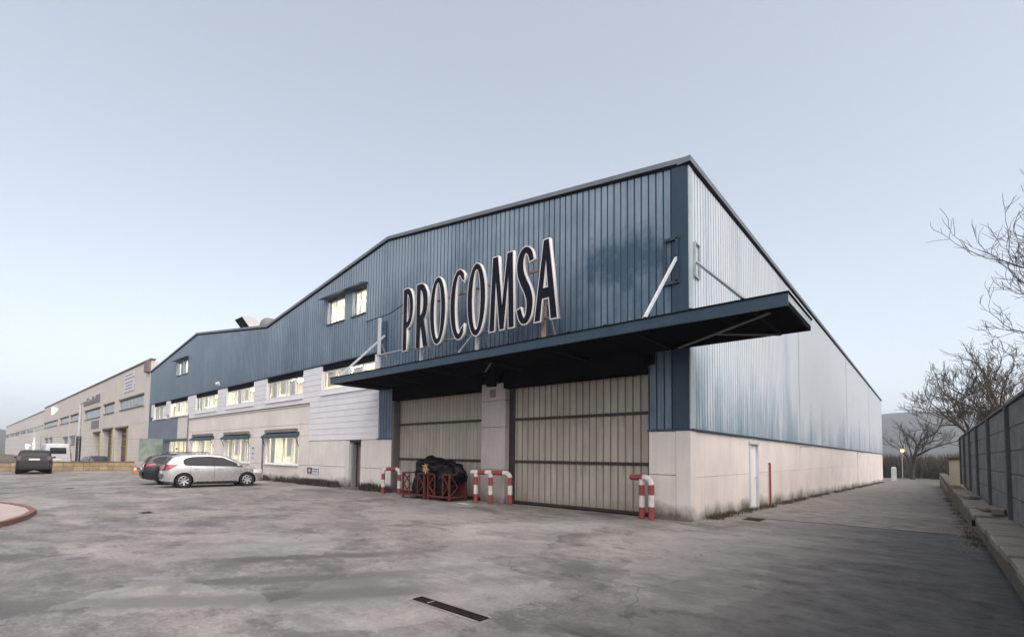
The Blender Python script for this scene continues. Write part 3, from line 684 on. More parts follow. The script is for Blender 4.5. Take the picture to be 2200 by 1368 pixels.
# loft windows with their hoods
def loft(x0, x1, xa, xb, z0, z1, hz):
    w = empty('loft_window', (0, 0, 0), 0, wh)
    y = 0.22
    for a, b in ((x0, xa), (xb, x1)):
        MB().box(a, a + 0.05, y, y + 0.05, z0, z1).box(b - 0.05, b, y, y + 0.05, z0, z1).box(a + .05, b - .05, y, y + 0.05, z0, z0 + 0.05).box(a + .05, b - .05, y, y + 0.05, z1 - 0.05, z1).build('frame', 'white_frame', w)
        MB().q([(a + .05, y + .02, z0 + .05), (b - .05, y + .02, z0 + .05), (b - .05, y + .02, z1 - .05), (a + .05, y + .02, z1 - .05)]).build('pane', 'pane', w, fix=False)
        B('sash', 'white_frame', w, a + (b - a) * 0.30, a + (b - a) * 0.30 + 0.10, y - 0.01, y + 0.045, z0 + .05, z1 - .05)
        B('reveal', 'blue_panel', w, a - 0.02, a, 0.0, y + 0.05, z0, z1); B('reveal', 'blue_trim', w, b, b + 0.02, 0.0, y + 0.05, z0, z1)
        B('sill', 'blue_trim', w, a - .04, b + .04, -0.06, y, z0 - 0.05, z0 - 0.004)
    B('pier', 'clad_front', w, xa + 0.02, xb - 0.02, 0.0, y, z0, z1)
    MB().hexa([(x0 - .3, -0.36, hz - 0.02), (x1 + .12, -0.36, hz - 0.02), (x1 + .12, 0.02, hz + 0.08), (x0 - .3, 0.02, hz + 0.08), (x0 - .3, -0.36, hz + 0.02), (x1 + .12, -0.36, hz + 0.02), (x1 + .12, 0.02, hz + 0.13), (x0 - .3, 0.02, hz + 0.13)]).build('hood', 'blue_trim', w)
loft(-18.40, -14.88, -16.75, -16.05, 8.08, 9.30, 9.36)
loft(-43.88, -40.82, -42.6, -42.1, 8.0, 9.16, 9.24)
# rooms behind the glass
def room(name, x0, x1, y0, y1, z0, z1, lights, ly, lz=None, wfront=None):
    r = empty(name, (0, 0, 0), 0, wh)
    B('room_wall', 'room', r, x0, x1, y1, y1 + 0.05, z0, z1); B('room_floor', 'blind', r, x0, x1, y0, y1, z0 - 0.05, z0); B('room_ceiling', 'room', r, x0, x1, y0, y1, z1, z1 + 0.05)
    B('room_wall', 'room', r, x0 - 0.05, x0, y0, y1, z0, z1); B('room_wall', 'room', r, x1, x1 + 0.05, y0, y1, z0, z1)
    for x in lights: B('ceiling_light', 'room_light', r, x - 0.6, x + 0.6, ly - 0.15, ly + 0.15, z1 - 0.10, z1 - 0.04)
    return r
ru = room('upper_office', -51.0, -13.7, 0.23, 3.2, 3.6, 6.02, [-15.2, -17.4, -22.0, -24.2, -28.6, -30.8, -35.2, -37.2, -41.6, -43.8, -48.2], 1.3)
rl = room('ground_office', -46.0, -20.3, 0.23, 3.0, 0.02, 2.66, [-22, -24.2, -28.8, -30.8, -35.2, -37.4, -41.2, -43.8], 1.2)
r1 = room('loft_office', -19.0, -14.2, 0.30, 3.0, 7.4, 9.34, [-17.6, -15.4], 1.0)
r2 = room('loft_office', -44.4, -40.2, 0.30, 3.0, 7.4, 9.22, [-43.2, -41.4], 1.0)
for r_, wl_, z0, z1 in ((ru, WIN_U, SILL, HEAD), (rl, WIN_L, 0.95, 2.5)):
    for i, (a, b) in enumerate(wl_):
        n = 4
        for k in range(n):
            q0 = a + (b - a) * k / n; q1 = a + (b - a) * (k + 1) / n; u = rng.random()
            if u < 0.55:
                B('blind', 'blind', r_, q0 + 0.1, q1 - 0.1, 0.26, 0.275, z0 + (0.0 if rng.random() < 0.5 else 0.45), z1 - 0.05)
            elif u < 0.8:
                h = 0.35 + rng.random() * 0.6
                B('cabinet', 'cabinet', r_, q0 + 0.15, q0 + 0.15 + 0.5 + rng.random() * 0.4, 1.6, 2.0, z0 - 0.9, z0 - 0.2 + h)
    for k in range(1, len(wl_)):
        xm = (wl_[k - 1][0] + wl_[k][1]) / 2
        B('partition', 'room', r_, xm - 0.04, xm + 0.04, 0.5, 3.0, (3.6 if r_ is ru else 0.02), (6.02 if r_ is ru else 2.66))
# plaques, camera
pl = empty('wall_sign', (0, 0, 0), 0, wh)
B('board', 'plaque_white', pl, -19.98, -18.74, -0.022, -0.0, 0.54, 0.88); B('field', 'plaque_blue', pl, -19.96, -19.46, -0.026, -0.022, 0.56, 0.86)
o = MB().tube([(-19.72, -0.030, 0.71), (-19.72, -0.026, 0.71)], 0.10, 12).build('arrow_disc', 'plaque_white', pl)
for z in (0.78, 0.66): B('text_bar', 'sign_grey', pl, -19.40, -18.86, -0.025, -0.022, z - 0.028, z + 0.028)
B('edge_bar', 'plaque_blue', pl, -18.80, -18.745, -0.026, -0.022, 0.56, 0.86)
for k, (z0, z1) in enumerate(((1.78, 2.0), (1.46, 1.66), (1.2, 1.38))):
    p_ = empty('notice', (0, 0, 0), 0, wh)
    B('board', 'plaque_white', p_, -27.28, -26.82, -0.02, 0.0, z0, z1); B('text_bar', 'plaque_blue', p_, -27.2, -26.9, -0.024, -0.02, z0 + 0.05, z1 - 0.09)
cm_ = empty('security_camera', (0, 0, 0), 0, wh)
B('mount', 'white_frame', cm_, -33.38, -33.28, -0.1, 0.0, 6.30, 6.42); MB().tube([(-33.33, -0.28, 6.40), (-33.33, -0.05, 6.47)], 0.10, 10).build('camera_body', 'white_frame', cm_)
# roof ventilator
vt = empty('roof_ventilator', (0, 0, 0), 0, wh)
def duct():
    topc = [(1.0, 11.35), (1.2, 11.45), (1.4, 11.47), (1.7, 11.45), (1.95, 11.36), (2.2, 11.2), (2.35, 11.02), (2.45, 10.6), (2.45, 9.9)]
    low = [(1.52, 10.70), (1.55, 10.62), (1.58, 10.52), (1.6, 10.45), (1.62, 10.36), (1.63, 10.26), (1.64, 10.16), (1.65, 10.05), (1.65, 9.9)]
    x0, x1 = -34.0, -32.6; b = MB()
    for i in range(len(topc) - 1):
        t0, t1, l0, l1 = topc[i], topc[i + 1], low[i], low[i + 1]
        for x in (x0, x1): b.q([(x, *t0), (x, *t1), (x, *l1), (x, *l0)])
        b.q([(x0, *t0), (x1, *t0), (x1, *t1), (x0, *t1)]); b.q([(x0, *l0), (x0, *l1), (x1, *l1), (x1, *l0)])
    b.build('duct', 'vent_metal', vt, smooth=True, sharp=40)
    MB().q([(x0 + .03, 1.03, 11.32), (x1 - .03, 1.03, 11.32), (x1 - .03, 1.50, 10.73), (x0 + .03, 1.50, 10.73)]).build('intake', 'dark', vt, fix=False)
    for k in range(4):
        u = 0.15 + 0.23 * k; MB().bar((x0 + .03, 1.02 + .48 * u, 11.33 - .6 * u), (x1 - .03, 1.02 + .48 * u, 11.33 - .6 * u), 0.03, 0.02).build('louvre', 'black_steel', vt)
duct()
dm = MB()
for k in range(5): pass
o = MB().tube([(-27.9, 1.0, 9.4), (-27.9, 1.0, 9.9), (-27.9, 1.0, 10.15), (-27.9, 1.0, 10.32), (-27.9, 1.0, 10.38)], [0.55, 0.55, 0.48, 0.3, 0.05], 14).build('roof_cowl', 'sign_grey', wh, smooth=True, sharp=50)

# canopy
cn = empty('canopy', (0, 0, 0), 0, wh)
CX0, CX1, CY0, CZ0, CZ1 = -13.6, 2.67, -2.31, 4.37, 4.60
for i in range(12):
    a = CX0 + 0.05 + (CX1 - CX0 - 0.1) * i / 12; b = CX0 + 0.05 + (CX1 - CX0 - 0.1) * (i + 1) / 12
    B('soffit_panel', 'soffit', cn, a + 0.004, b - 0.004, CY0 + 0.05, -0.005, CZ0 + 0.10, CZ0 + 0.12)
    B('deck_panel', 'blue_trim', cn, a + 0.002, b - 0.002, CY0 + 0.05, -0.005, CZ1 - 0.05, CZ1 - 0.02)
B('fascia', 'blue_trim', cn, CX0, CX1, CY0, CY0 + 0.05, CZ0, CZ1); B('fascia_cap', 'black_steel', cn, CX0 - 0.01, CX1 + 0.02, CY0 - 0.02, CY0 + 0.07, CZ1, CZ1 + 0.03)
B('fascia_end', 'pale_trim', cn, CX1 - 0.05, CX1, CY0 + 0.052, 0.0, CZ0 + 0.09, CZ1); B('fascia_end_lower', 'black_steel', cn, CX1 - 0.05, CX1 - 0.01, CY0 + 0.052, 0.0, CZ0, CZ0 + 0.088)
B('fascia_cap', 'black_steel', cn, CX1 - 0.06, CX1 + 0.02, CY0 + 0.072, 0.02, CZ1 + 0.001, CZ1 + 0.03)
B('fascia_end', 'blue_trim', cn, CX0, CX0 + 0.05, CY0 + 0.052, 0.0, CZ0, CZ1)
B('back_beam', 'soffit', cn, CX0 + 0.05, CX1 - 0.05, -0.05, -0.008, CZ0 + 0.001, CZ0 + 0.098)
B('front_beam', 'soffit', cn, CX0 + 0.05, CX1 - 0.05, CY0 + 0.052, CY0 + 0.12, CZ0 + 0.001, CZ0 + 0.098)
for k in range(7):
    x = CX0 + 0.6 + k * (CX1 - CX0 - 1.2) / 6; B('cross_beam', 'black_steel', cn, x - 0.04, x + 0.04, CY0 + 0.125, -0.052, CZ0 + 0.004, CZ0 + 0.096)
MB().bar((2.3, -2.0, 4.36), (-0.2, -0.15, 4.36), 0.05, 0.03).build('brace', 'sign_grey', cn); MB().bar((1.0, -1.05, 4.345), (2.1, -0.1, 4.345), 0.05, 0.03).build('brace', 'sign_grey', cn)
MB().bar((-5.4, -1.6, 4.36), (-6.6, -0.6, 4.36), 0.04, 0.03).build('brace', 'sign_grey', cn)
MB().bar((-0.26, -2.10, 4.60), (-0.29, -0.05, 6.76), 0.065, 0.06).build('strut', 'white_metal', cn)
MB().bar((0.08, 0.40, 6.68), (1.97, -2.0, 4.60), 0.06, 0.06).build('strut', 'galv', cn)
MB().bar((-13.45, -2.12, 4.60), (-13.24, -0.05, 6.74), 0.085, 0.07).build('strut', 'white_metal', cn)
br = MB(); br.bar((-0.60, -0.04, 6.12), (-0.60, -0.04, 7.28), 0.07, 0.06).bar((-0.27, -0.055, 6.12), (-0.27, -0.055, 7.28), 0.07, 0.06).bar((-0.64, -0.05, 7.28), (-0.22, -0.05, 7.28), 0.07, 0.08).bar((-0.64, -0.05, 6.12), (-0.22, -0.05, 6.12), 0.07, 0.08)
br.build('strut_bracket', 'blue_trim', cn)
B('strut_bracket', 'blue_trim', cn, -13.55, -13.14, -0.06, 0.0, 6.05, 7.36)
MB().bar((0.06, 0.30, 6.3), (0.06, 0.30, 7.2), 0.05).bar((0.06, 0.62, 6.3), (0.06, 0.62, 7.2), 0.05).bar((0.06, 0.30, 7.2), (0.06, 0.62, 7.2), 0.05).bar((0.06, 0.30, 6.3), (0.06, 0.62, 6.3), 0.05).build('strut_bracket', 'pale_trim', cn)
for k in range(16):
    x = CX0 + 0.5 + k * 1.0; B('rivet', 'black_steel', cn, x - 0.03, x + 0.03, CY0 - 0.005, CY0 + 0.03, CZ1 + 0.03, CZ1 + 0.055)

# ---------------------------------------------------------------- the big letter sign
sg = tag(empty('letter_sign', (-7, -1.0, 4.6)), 'big dark letters PROCOMSA with white edges on a steel frame above the canopy', 'sign')
SY, SZ0, SH = -1.20, 5.47, 2.34
def arc(cx, cy, rx, ry, a0, a1, n=24): return [(cx + rx * math.cos(R(a0 + (a1 - a0) * i / n)), cy + ry * math.sin(R(a0 + (a1 - a0) * i / n))) for i in range(n + 1)]
def strokes(pts, ws):                      # a variable width ribbon outline
    L_, R_ = [], []
    for i, (x, y) in enumerate(pts):
        a = pts[max(i - 1, 0)]; b = pts[min(i + 1, len(pts) - 1)]; dx, dy = b[0] - a[0], b[1] - a[1]; d = math.hypot(dx, dy) or 1
        w = ws[i] / 2; L_.append((x - dy / d * w, y + dx / d * w)); R_.append((x + dy / d * w, y - dx / d * w))
    return L_ + R_[::-1]
def glyph(ch, w):
    h = SH; t = 0.215
    if ch == 'P':
        o_ = [(0, 0), (t, 0), (t, h * .36)] + arc(t + .02, h * .68, w - t - .02, h * .32, -90, 90, 18) + [(0, h)]
        i_ = [(t, h * .45)] + arc(t + .01, h * .68, w - t - t * .93, h * .225, -90, 90, 14)
        return [o_, i_]
    if ch == 'R':
        o_ = [(0, 0), (t, 0), (t, h * .42), (w - t * 1.02, 0), (w, 0), (w * .66, h * .42)] + arc(t + .02, h * .70, w * .93 - t, h * .30, -58, 90, 18) + [(0, h)]
        i_ = [(t, h * .50)] + arc(t + .01, h * .70, w * .90 - t - t * .93, h * .20, -90, 90, 14)
        return [o_, i_]
    if ch == 'O': return [arc(w / 2, h / 2, w / 2, h / 2 * 1.015, 0, 352, 40), arc(w / 2, h / 2, w / 2 - t * .98, h / 2 - t * .8, 0, 352, 40)]
    if ch == 'C':
        cx, rx, ry = w * .62, w * .62, h / 2 * 1.01
        o_ = arc(cx, h / 2, rx, ry, 57, 303, 36); i_ = arc(cx + t * .02, h / 2, rx - t, ry - t * .85, 300, 60, 34)
        return [o_ + [(o_[-1][0] + .01, o_[-1][1] + t * 1.15)] + i_ + [(o_[0][0] + .01, o_[0][1] - t * 1.15)]]
    if ch == 'M':
        return [[(0, 0), (t * .98, 0), (w * .255, h * .66), (w * .43, 0), (w * .60, 0), (w * .76, h * .68), (w - t * 1.0, 0), (w, 0), (w * .93, h), (w * .72, h), (w * .52, h * .33), (w * .33, h), (w * .12, h)]]
    if ch == 'S':
        p = [(w * .93, h * .80), (w * .82, h * .90), (w * .60, h * .955), (w * .36, h * .93), (w * .20, h * .82), (w * .22, h * .68), (w * .42, h * .55), (w * .66, h * .43), (w * .82, h * .29), (w * .76, h * .13), (w * .54, h * .045), (w * .30, h * .075), (w * .10, h * .21)]
        q = []
        for i in range(len(p) - 1):
            p0, p1, p2, p3 = p[max(i - 1, 0)], p[i], p[i + 1], p[min(i + 2, len(p) - 1)]
            for k in range(4):
                u = k / 4; q.append(tuple(0.5 * (2 * p1[j] + (p2[j] - p0[j]) * u + (2 * p0[j] - 5 * p1[j] + 4 * p2[j] - p3[j]) * u * u + (3 * p1[j] - p0[j] - 3 * p2[j] + p3[j]) * u ** 3) for j in (0, 1)))
        q.append(p[-1]); return [strokes(q, [t * (0.78 + 0.42 * math.sin(math.pi * i / (len(q) - 1)) ** 2) for i in range(len(q))])]
    if ch == 'A':
        return [[(0, 0), (t * .95, 0), (w * .34, h * .27), (w * .64, h * .27), (w - t * 1.05, 0), (w, 0), (w * .62, h), (w * .40, h)], [(w * .385, h * .40), (w * .50, h * .74), (w * .60, h * .40)]]
def curve_mesh(name, loops, x, off, y_front, depth):
    cu = bpy.data.curves.new(name, 'CURVE'); cu.dimensions = '2D'; cu.fill_mode = 'BOTH'; cu.extrude = depth / 2; cu.offset = off
    for lp in loops:
        sp = cu.splines.new('POLY'); sp.points.add(len(lp) - 1); sp.use_cyclic_u = True
        for k, (a, b) in enumerate(lp): sp.points[k].co = (a, b, 0, 1)
    tmp = bpy.data.objects.new('tmp', cu); col.objects.link(tmp)
    dg = bpy.context.evaluated_depsgraph_get(); dg.update()
    me = bpy.data.meshes.new_from_object(tmp.evaluated_get(dg)); me.name = name
    bpy.data.objects.remove(tmp); bpy.data.curves.remove(cu)
    me.transform(Matrix.Translation((x, y_front + depth / 2, SZ0)) @ Matrix.Rotation(R(90), 4, 'X'))
    bm = bmesh.new(); bm.from_mesh(me); bmesh.ops.remove_doubles(bm, verts=bm.verts, dist=1e-4); bmesh.ops.recalc_face_normals(bm, faces=bm.faces); bm.to_mesh(me); bm.free()
    me.transform(Matrix.Translation((7, 1.0, -4.6)))
    return me
for ch, xa, xb in (('P', -10.36, -9.78), ('R', -9.57, -8.93), ('O', -8.79, -7.98), ('C', -7.71, -7.03), ('O', -6.87, -6.06), ('M', -5.86, -4.84), ('S', -4.72, -4.13), ('A', -4.05, -3.24)):
    lp = glyph(ch, xb - xa)
    me = curve_mesh('letter', lp, xa, 0.030, SY, 0.125); me.materials.append(M['letter_can']); lt = link('letter', me, sg)
    me = curve_mesh('letter_face', lp, xa, -0.004, SY - 0.008, 0.012); me.materials.append(M['letter_face']); link('letter_face', me, lt)
L0 = Vector((7, 1.0, -4.6))
def sbar(name, mat, p, q, w): return MB().bar(Vector(p) + L0, Vector(q) + L0, w).build(name, mat, sg)
sbar('frame_rail', 'galv', (-12.5, -0.9, 5.62), (-3.4, -0.9, 5.62), 0.06); sbar('frame_rail', 'rust', (-11.0, -0.9, 7.12), (-3.5, -0.9, 7.12), 0.06)
for x, m_ in ((-12.4, 'white_metal'), (-9.65, 'white_metal'), (-6.72, 'white_metal'), (-3.95, 'rust')):
    sbar('frame_post', m_, (x, -0.88, 4.60), (x, -0.88, 7.16), 0.10)
    sbar('frame_brace', 'galv', (x + 0.05, -0.80, 6.1), (x + 0.05, -0.1, 4.60), 0.05)
sbar('frame_brace', 'white_metal', (-8.2, -0.9, 4.62), (-6.9, -0.9, 5.62), 0.05)
# thin cable from the sign to the facade
MB().tube([Vector((-14.8, -0.03, 7.62)) + L0, Vector((-12.6, -0.3, 7.5)) + L0, Vector((-10.4, -1.0, 7.42)) + L0], 0.018, 5).build('cable', 'black_steel', sg)

# ---------------------------------------------------------------- protective hoops
def banded(parent, path, r, bands):
    """split a path in bands of alternating paint; bands = [(length, 'red'/'white_band'), ...]"""
    P = [Vector(p) for p in path]; acc = [0]
    for a, b in zip(P, P[1:]): acc.append(acc[-1] + (b - a).length)
    def at(s):
        for i in range(len(P) - 1):
            if s <= acc[i + 1] + 1e-9:
                u = (s - acc[i]) / max(acc[i + 1] - acc[i], 1e-9); return P[i].lerp(P[i + 1], u)
        return P[-1]
    s = 0
    for ln, mt in bands:
        e = min(s + ln, acc[-1])
        if e - s < 0.005: break
        pts = [at(s)] + [P[i] for i in range(len(P)) if s + 1e-4 < acc[i] < e - 1e-4] + [at(e)]
        MB().tube(pts, r, 12).build('painted_band', mt, parent, smooth=True, sharp=40); s = e
def elbow(c, a, b, r, n=6):                # quarter arc from direction a to b around corner c
    c, a, b = Vector(c), Vector(a).normalized(), Vector(b).normalized()
    cen = c + a * r + b * r
    return [cen - b * r * math.cos(i * math.pi / 2 / n) - a * r * math.sin(i * math.pi / 2 / n) for i in range(n + 1)]
def hoop(label, p0, p1, h, bands):
    e = tag(empty('safety_hoop', p0), label, 'barrier', 'red and white hoops guarding the doors')
    d = Vector(p1) - Vector(p0); dn = d.normalized(); up = Vector((0, 0, 1))
    path = [Vector((0, 0, 0))] + elbow(up * h, -up, dn, 0.16) + elbow(d + up * h, -dn, -up, 0.16) + [d]
    banded(e, path, 0.072, bands); return e
RB = [(0.27, 'red'), (0.27, 'white_band'), (0.27, 'red'), (0.27, 'white_band')]
hoop('red and white steel hoop in front of the pale wall left of the crates', (-12.12, -0.72, 0), (-11.42, -0.45, 0), 1.0, [(0.27, 'red'), (0.30, 'white_band'), (0.24, 'red'), (0.29, 'white_band'), (0.44, 'red'), (0.29, 'white_band'), (0.24, 'red'), (0.30, 'white_band'), (0.5, 'red')])
def rail_barrier(label, p_el, p_end, posts, h, cap):
    e = tag(empty('safety_hoop', p_el), label, 'barrier', 'red and white hoops guarding the doors')
    d = Vector(p_end) - Vector(p_el); dn = d.normalized(); up = Vector((0, 0, 1))
    path = [Vector((0, 0, 0))] + elbow(up * h, -up, dn, 0.18) + [d + up * h]
    bands = [(0.33, 'red'), (0.30, 'white_band'), (0.25, 'red'), (0.32, 'white_band')] + cap
    banded(e, path, 0.078, bands)
    for p in posts:
        q = Vector(p) - Vector(p_el)
        banded(e, [q, q + up * (h - 0.02)], 0.074, [(0.30, 'red'), (0.30, 'white_band'), (0.27, 'red'), (0.4, 'white_band')])
rail_barrier('red and white tubular rail with three posts round the concrete pillar', (-5.70, -0.30, 0), (-7.15, -0.62, 0), [(-6.38, -0.50, 0), (-6.98, -0.58, 0)], 1.02, [(0.42, 'red'), (0.25, 'white_band'), (0.28, 'red'), (0.5, 'white_band')])
rail_barrier('short red and white bent tube barrier beside the right door jamb', (-0.83, -0.42, 0), (-1.45, -0.30, 0), [(-1.12, -0.36, 0)], 1.06, [(0.02, 'white_band'), (0.6, 'red')])

# ---------------------------------------------------------------- steel crates and rubbish bags
def crate(label, x, y, rz):
    c = tag(empty('steel_crate', (x, y, gz(y)), R(rz)), label, 'crate', 'red steel crates before the left door')
    w, d, h = 1.22, 0.80, 0.94
    for sx in (0, 1):
        for sy in (0, 1):
            B('post', 'rust_red', c, sx * (w - 0.06), sx * (w - 0.06) + 0.06, sy * (d - 0.06), sy * (d - 0.06) + 0.06, 0.0, h)
            B('foot', 'rust_red', c, sx * (w - 0.14), sx * (w - 0.14) + 0.14, sy * (d - 0.14), sy * (d - 0.14) + 0.14, 0.001, 0.03)
    for sy in (0.01, d - 0.05):
        B('rail', 'rust_red', c, 0.06, w - 0.06, sy, sy + 0.04, 0.12, 0.17)
    B('rail', 'rust_red', c, 0.06, w - 0.06, d - 0.05, d - 0.01, h - 0.05, h)
    for a, b in ((0.06, 0.36), (w - 0.40, w - 0.06)): B('rail', 'rust_red', c, a, b, 0.01, 0.05, h - 0.05, h - 0.002)
    for sx in (0.01, w - 0.05):
        B('rail', 'rust_red', c, sx, sx + 0.04, 0.06, d - 0.06, h - 0.05, h - 0.002); B('rail', 'rust_red', c, sx, sx + 0.04, 0.06, d - 0.06, 0.12, 0.168)
        MB().bar((sx + 0.02, 0.07, 0.18), (sx + 0.02, d / 2, h / 2), 0.03).build('brace', 'rust_red', c); MB().bar((sx + 0.02, d / 2, h / 2), (sx + 0.02, 0.07, h - 0.06), 0.03).build('brace', 'rust_red', c)
    for a, s in ((0.37, -1), (w - 0.41, 1)):
        B('gate_post', 'rust_red', c, a, a + 0.035, 0.012, 0.045, 0.17, h - 0.05)
        x0 = a + (0 if s < 0 else 0.035); x1 = 0.08 if s < 0 else w - 0.08
        MB().bar((x0, 0.03, h - 0.07), (x1, 0.03, h * 0.53), 0.03).build('brace', 'rust_red', c); MB().bar((x1, 0.03, h * 0.53), (x0, 0.03, 0.20), 0.03).build('brace', 'rust_red', c)
    B('deck', 'rust_red', c, 0.03, w - 0.03, 0.03, d - 0.03, 0.10, 0.119)
    B('back_panel', 'rust_red', c, 0.06, w - 0.06, d - 0.03, d - 0.015, 0.18, h - 0.06)
    return c
crate('red steel cage crate next to the striped hoop, holding black bags', -10.28, -1.15, 3.0)
crate('red steel cage crate nearest the concrete pillar, holding black bags', -8.95, -1.05, -2.0)
def bag(label, x, y, z, sx, sy, sz, seed, tuft=False, name='rubbish_bag'):
    me = bpy.data.meshes.new('bag_film'); bm = bmesh.new(); bmesh.ops.create_icosphere(bm, subdivisions=4, radius=1.0)
    for v in bm.verts:
        n = v.co.normalized(); k = 1 + 0.30 * mnoise.noise(n * 1.6 + Vector((seed, 0, 0))) + 0.14 * mnoise.noise(n * 4.5 + Vector((0, seed, 0))) + 0.05 * abs(mnoise.noise(n * 11 + Vector((0, 0, seed))))
        p = n * k; zz = p.z
        if zz < -0.55: zz = -0.55 + (zz + 0.55) * 0.25
        v.co = Vector((p.x * sx, p.y * sy, (zz + 0.62) * sz))
    zmin = min(v.co.z for v in bm.verts)
    for v in bm.verts: v.co.z -= zmin
    for f in bm.faces: f.smooth = True
    bm.to_mesh(me); bm.free(); me.materials.append(M['bag'])
    e = tag(empty(name, (x, y, z)), label, 'bag', 'black rubbish bags on the crates'); link('bag_film', me, e)
    if tuft:
        r_ = random.Random(seed); b = MB()
        for k in range(26):
            a = r_.uniform(0, 6.28); q = r_.uniform(0.08, 0.22)
            b.tube([(0.20, -sy * 0.72, sz * 0.72), (0.20 + math.cos(a) * q * 0.5, -sy * 0.95 - 0.06, sz * 0.72 + math.sin(a) * q * 0.5), (0.20 + math.cos(a) * q, -sy * 1.02 - r_.uniform(0, 0.05), sz * 0.70 + math.sin(a) * q)], [0.03, 0.025, 0.012], 5)
        b.build('tied_neck', 'cardboard', e)
    return e
zc_ = 0.121
bag('flat black bag at the back of the crate beside the striped hoop', -9.95, -0.62, zc_, 0.26, 0.26, 0.40, 2.2)
bag('slumped black bag filling the crate beside the striped hoop', -9.52, -0.72, zc_, 0.42, 0.34, 0.62, 3.1)
bag('upright black bag standing in the gap of the crate beside the pillar', -8.40, -0.68, zc_, 0.36, 0.30, 0.66, 5.7)
bag('large black bag heaped on top with a tan tied neck', -9.15, -0.66, 0.84, 0.74, 0.44, 0.38, 7.3, True)
bag('rounded black bag on the crate top beside the pillar', -8.22, -0.62, 0.62, 0.62, 0.42, 0.46, 9.9)
# flat white scrap before the pillar
tag(MB().hexa([(-7.3, -1.15, 0.004), (-6.85, -1.25, 0.004), (-6.75, -1.05, 0.004), (-7.2, -0.98, 0.004), (-7.3, -1.15, 0.012), (-6.85, -1.25, 0.010), (-6.75, -1.05, 0.014), (-7.2, -0.98, 0.016)]).build('paper_scrap', 'plaque_white'), 'flat pale scrap lying on the asphalt before the pillar', 'litter')

# ---------------------------------------------------------------- cars
def catmull(pts, x):
    if x <= pts[0][0]: return pts[0][1]
    if x >= pts[-1][0]: return pts[-1][1]
    for i in range(len(pts) - 1):
        if pts[i][0] <= x <= pts[i + 1][0]:
            p0, p1, p2, p3 = pts[max(i - 1, 0)], pts[i], pts[i + 1], pts[min(i + 2, len(pts) - 1)]
            h = p2[0] - p1[0]; u = (x - p1[0]) / h
            m1 = (p2[1] - p0[1]) / (p2[0] - p0[0]) * h; m2 = (p3[1] - p1[1]) / (p3[0] - p1[0]) * h
            lim = 2.0 * (p2[1] - p1[1])
            if lim == 0: m1 = m2 = 0
            else:
                m1 = max(min(m1 / lim, 1), 0) * lim; m2 = max(min(m2 / lim, 1), 0) * lim
            return (2 * u ** 3 - 3 * u * u + 1) * p1[1] + (u ** 3 - 2 * u * u + u) * m1 + (-2 * u ** 3 + 3 * u * u) * p2[1] + (u ** 3 - u * u) * m2
class Car:
    def __init__(s, S):
        s.S = S; s.L = S['L']; s.W = S['W']; s.top = S['top']; s.H = max(z for _, z in s.top)
    def zt(s, x): return catmull(s.top, x)
    def zb(s, x):
        e = abs(x) / (s.L / 2); return s.S['zb'] + 0.10 * max(0, e - 0.72) / 0.28
    def hw(s, x, z):
        e = abs(x) / (s.L / 2)
        pl = 1 - 0.05 * e ** 2 - s.S.get('endround', 0.22) * max(0, (e - 0.80) / 0.20) ** 2.2
        belt = s.S['belt']
        if z <= belt: sd = 1 - 0.035 * ((z - 0.62) / 0.4) ** 2
        else: sd = (1 - 0.035 * ((belt - 0.62) / 0.4) ** 2) - s.S.get('tumble', 0.19) * ((z - belt) / (s.H - belt)) ** 1.15
        return s.W / 2 * pl * sd
    def rear_x(s, z):                      # the tail surface: smallest x with zt(x) >= z
        a = -s.L / 2; x = a
        while s.zt(x) < z and x < 0: x += 0.004
        return x
    def front_x(s, z):
        x = s.L / 2
        while s.zt(x) < z and x > 0: x -= 0.004
        return x
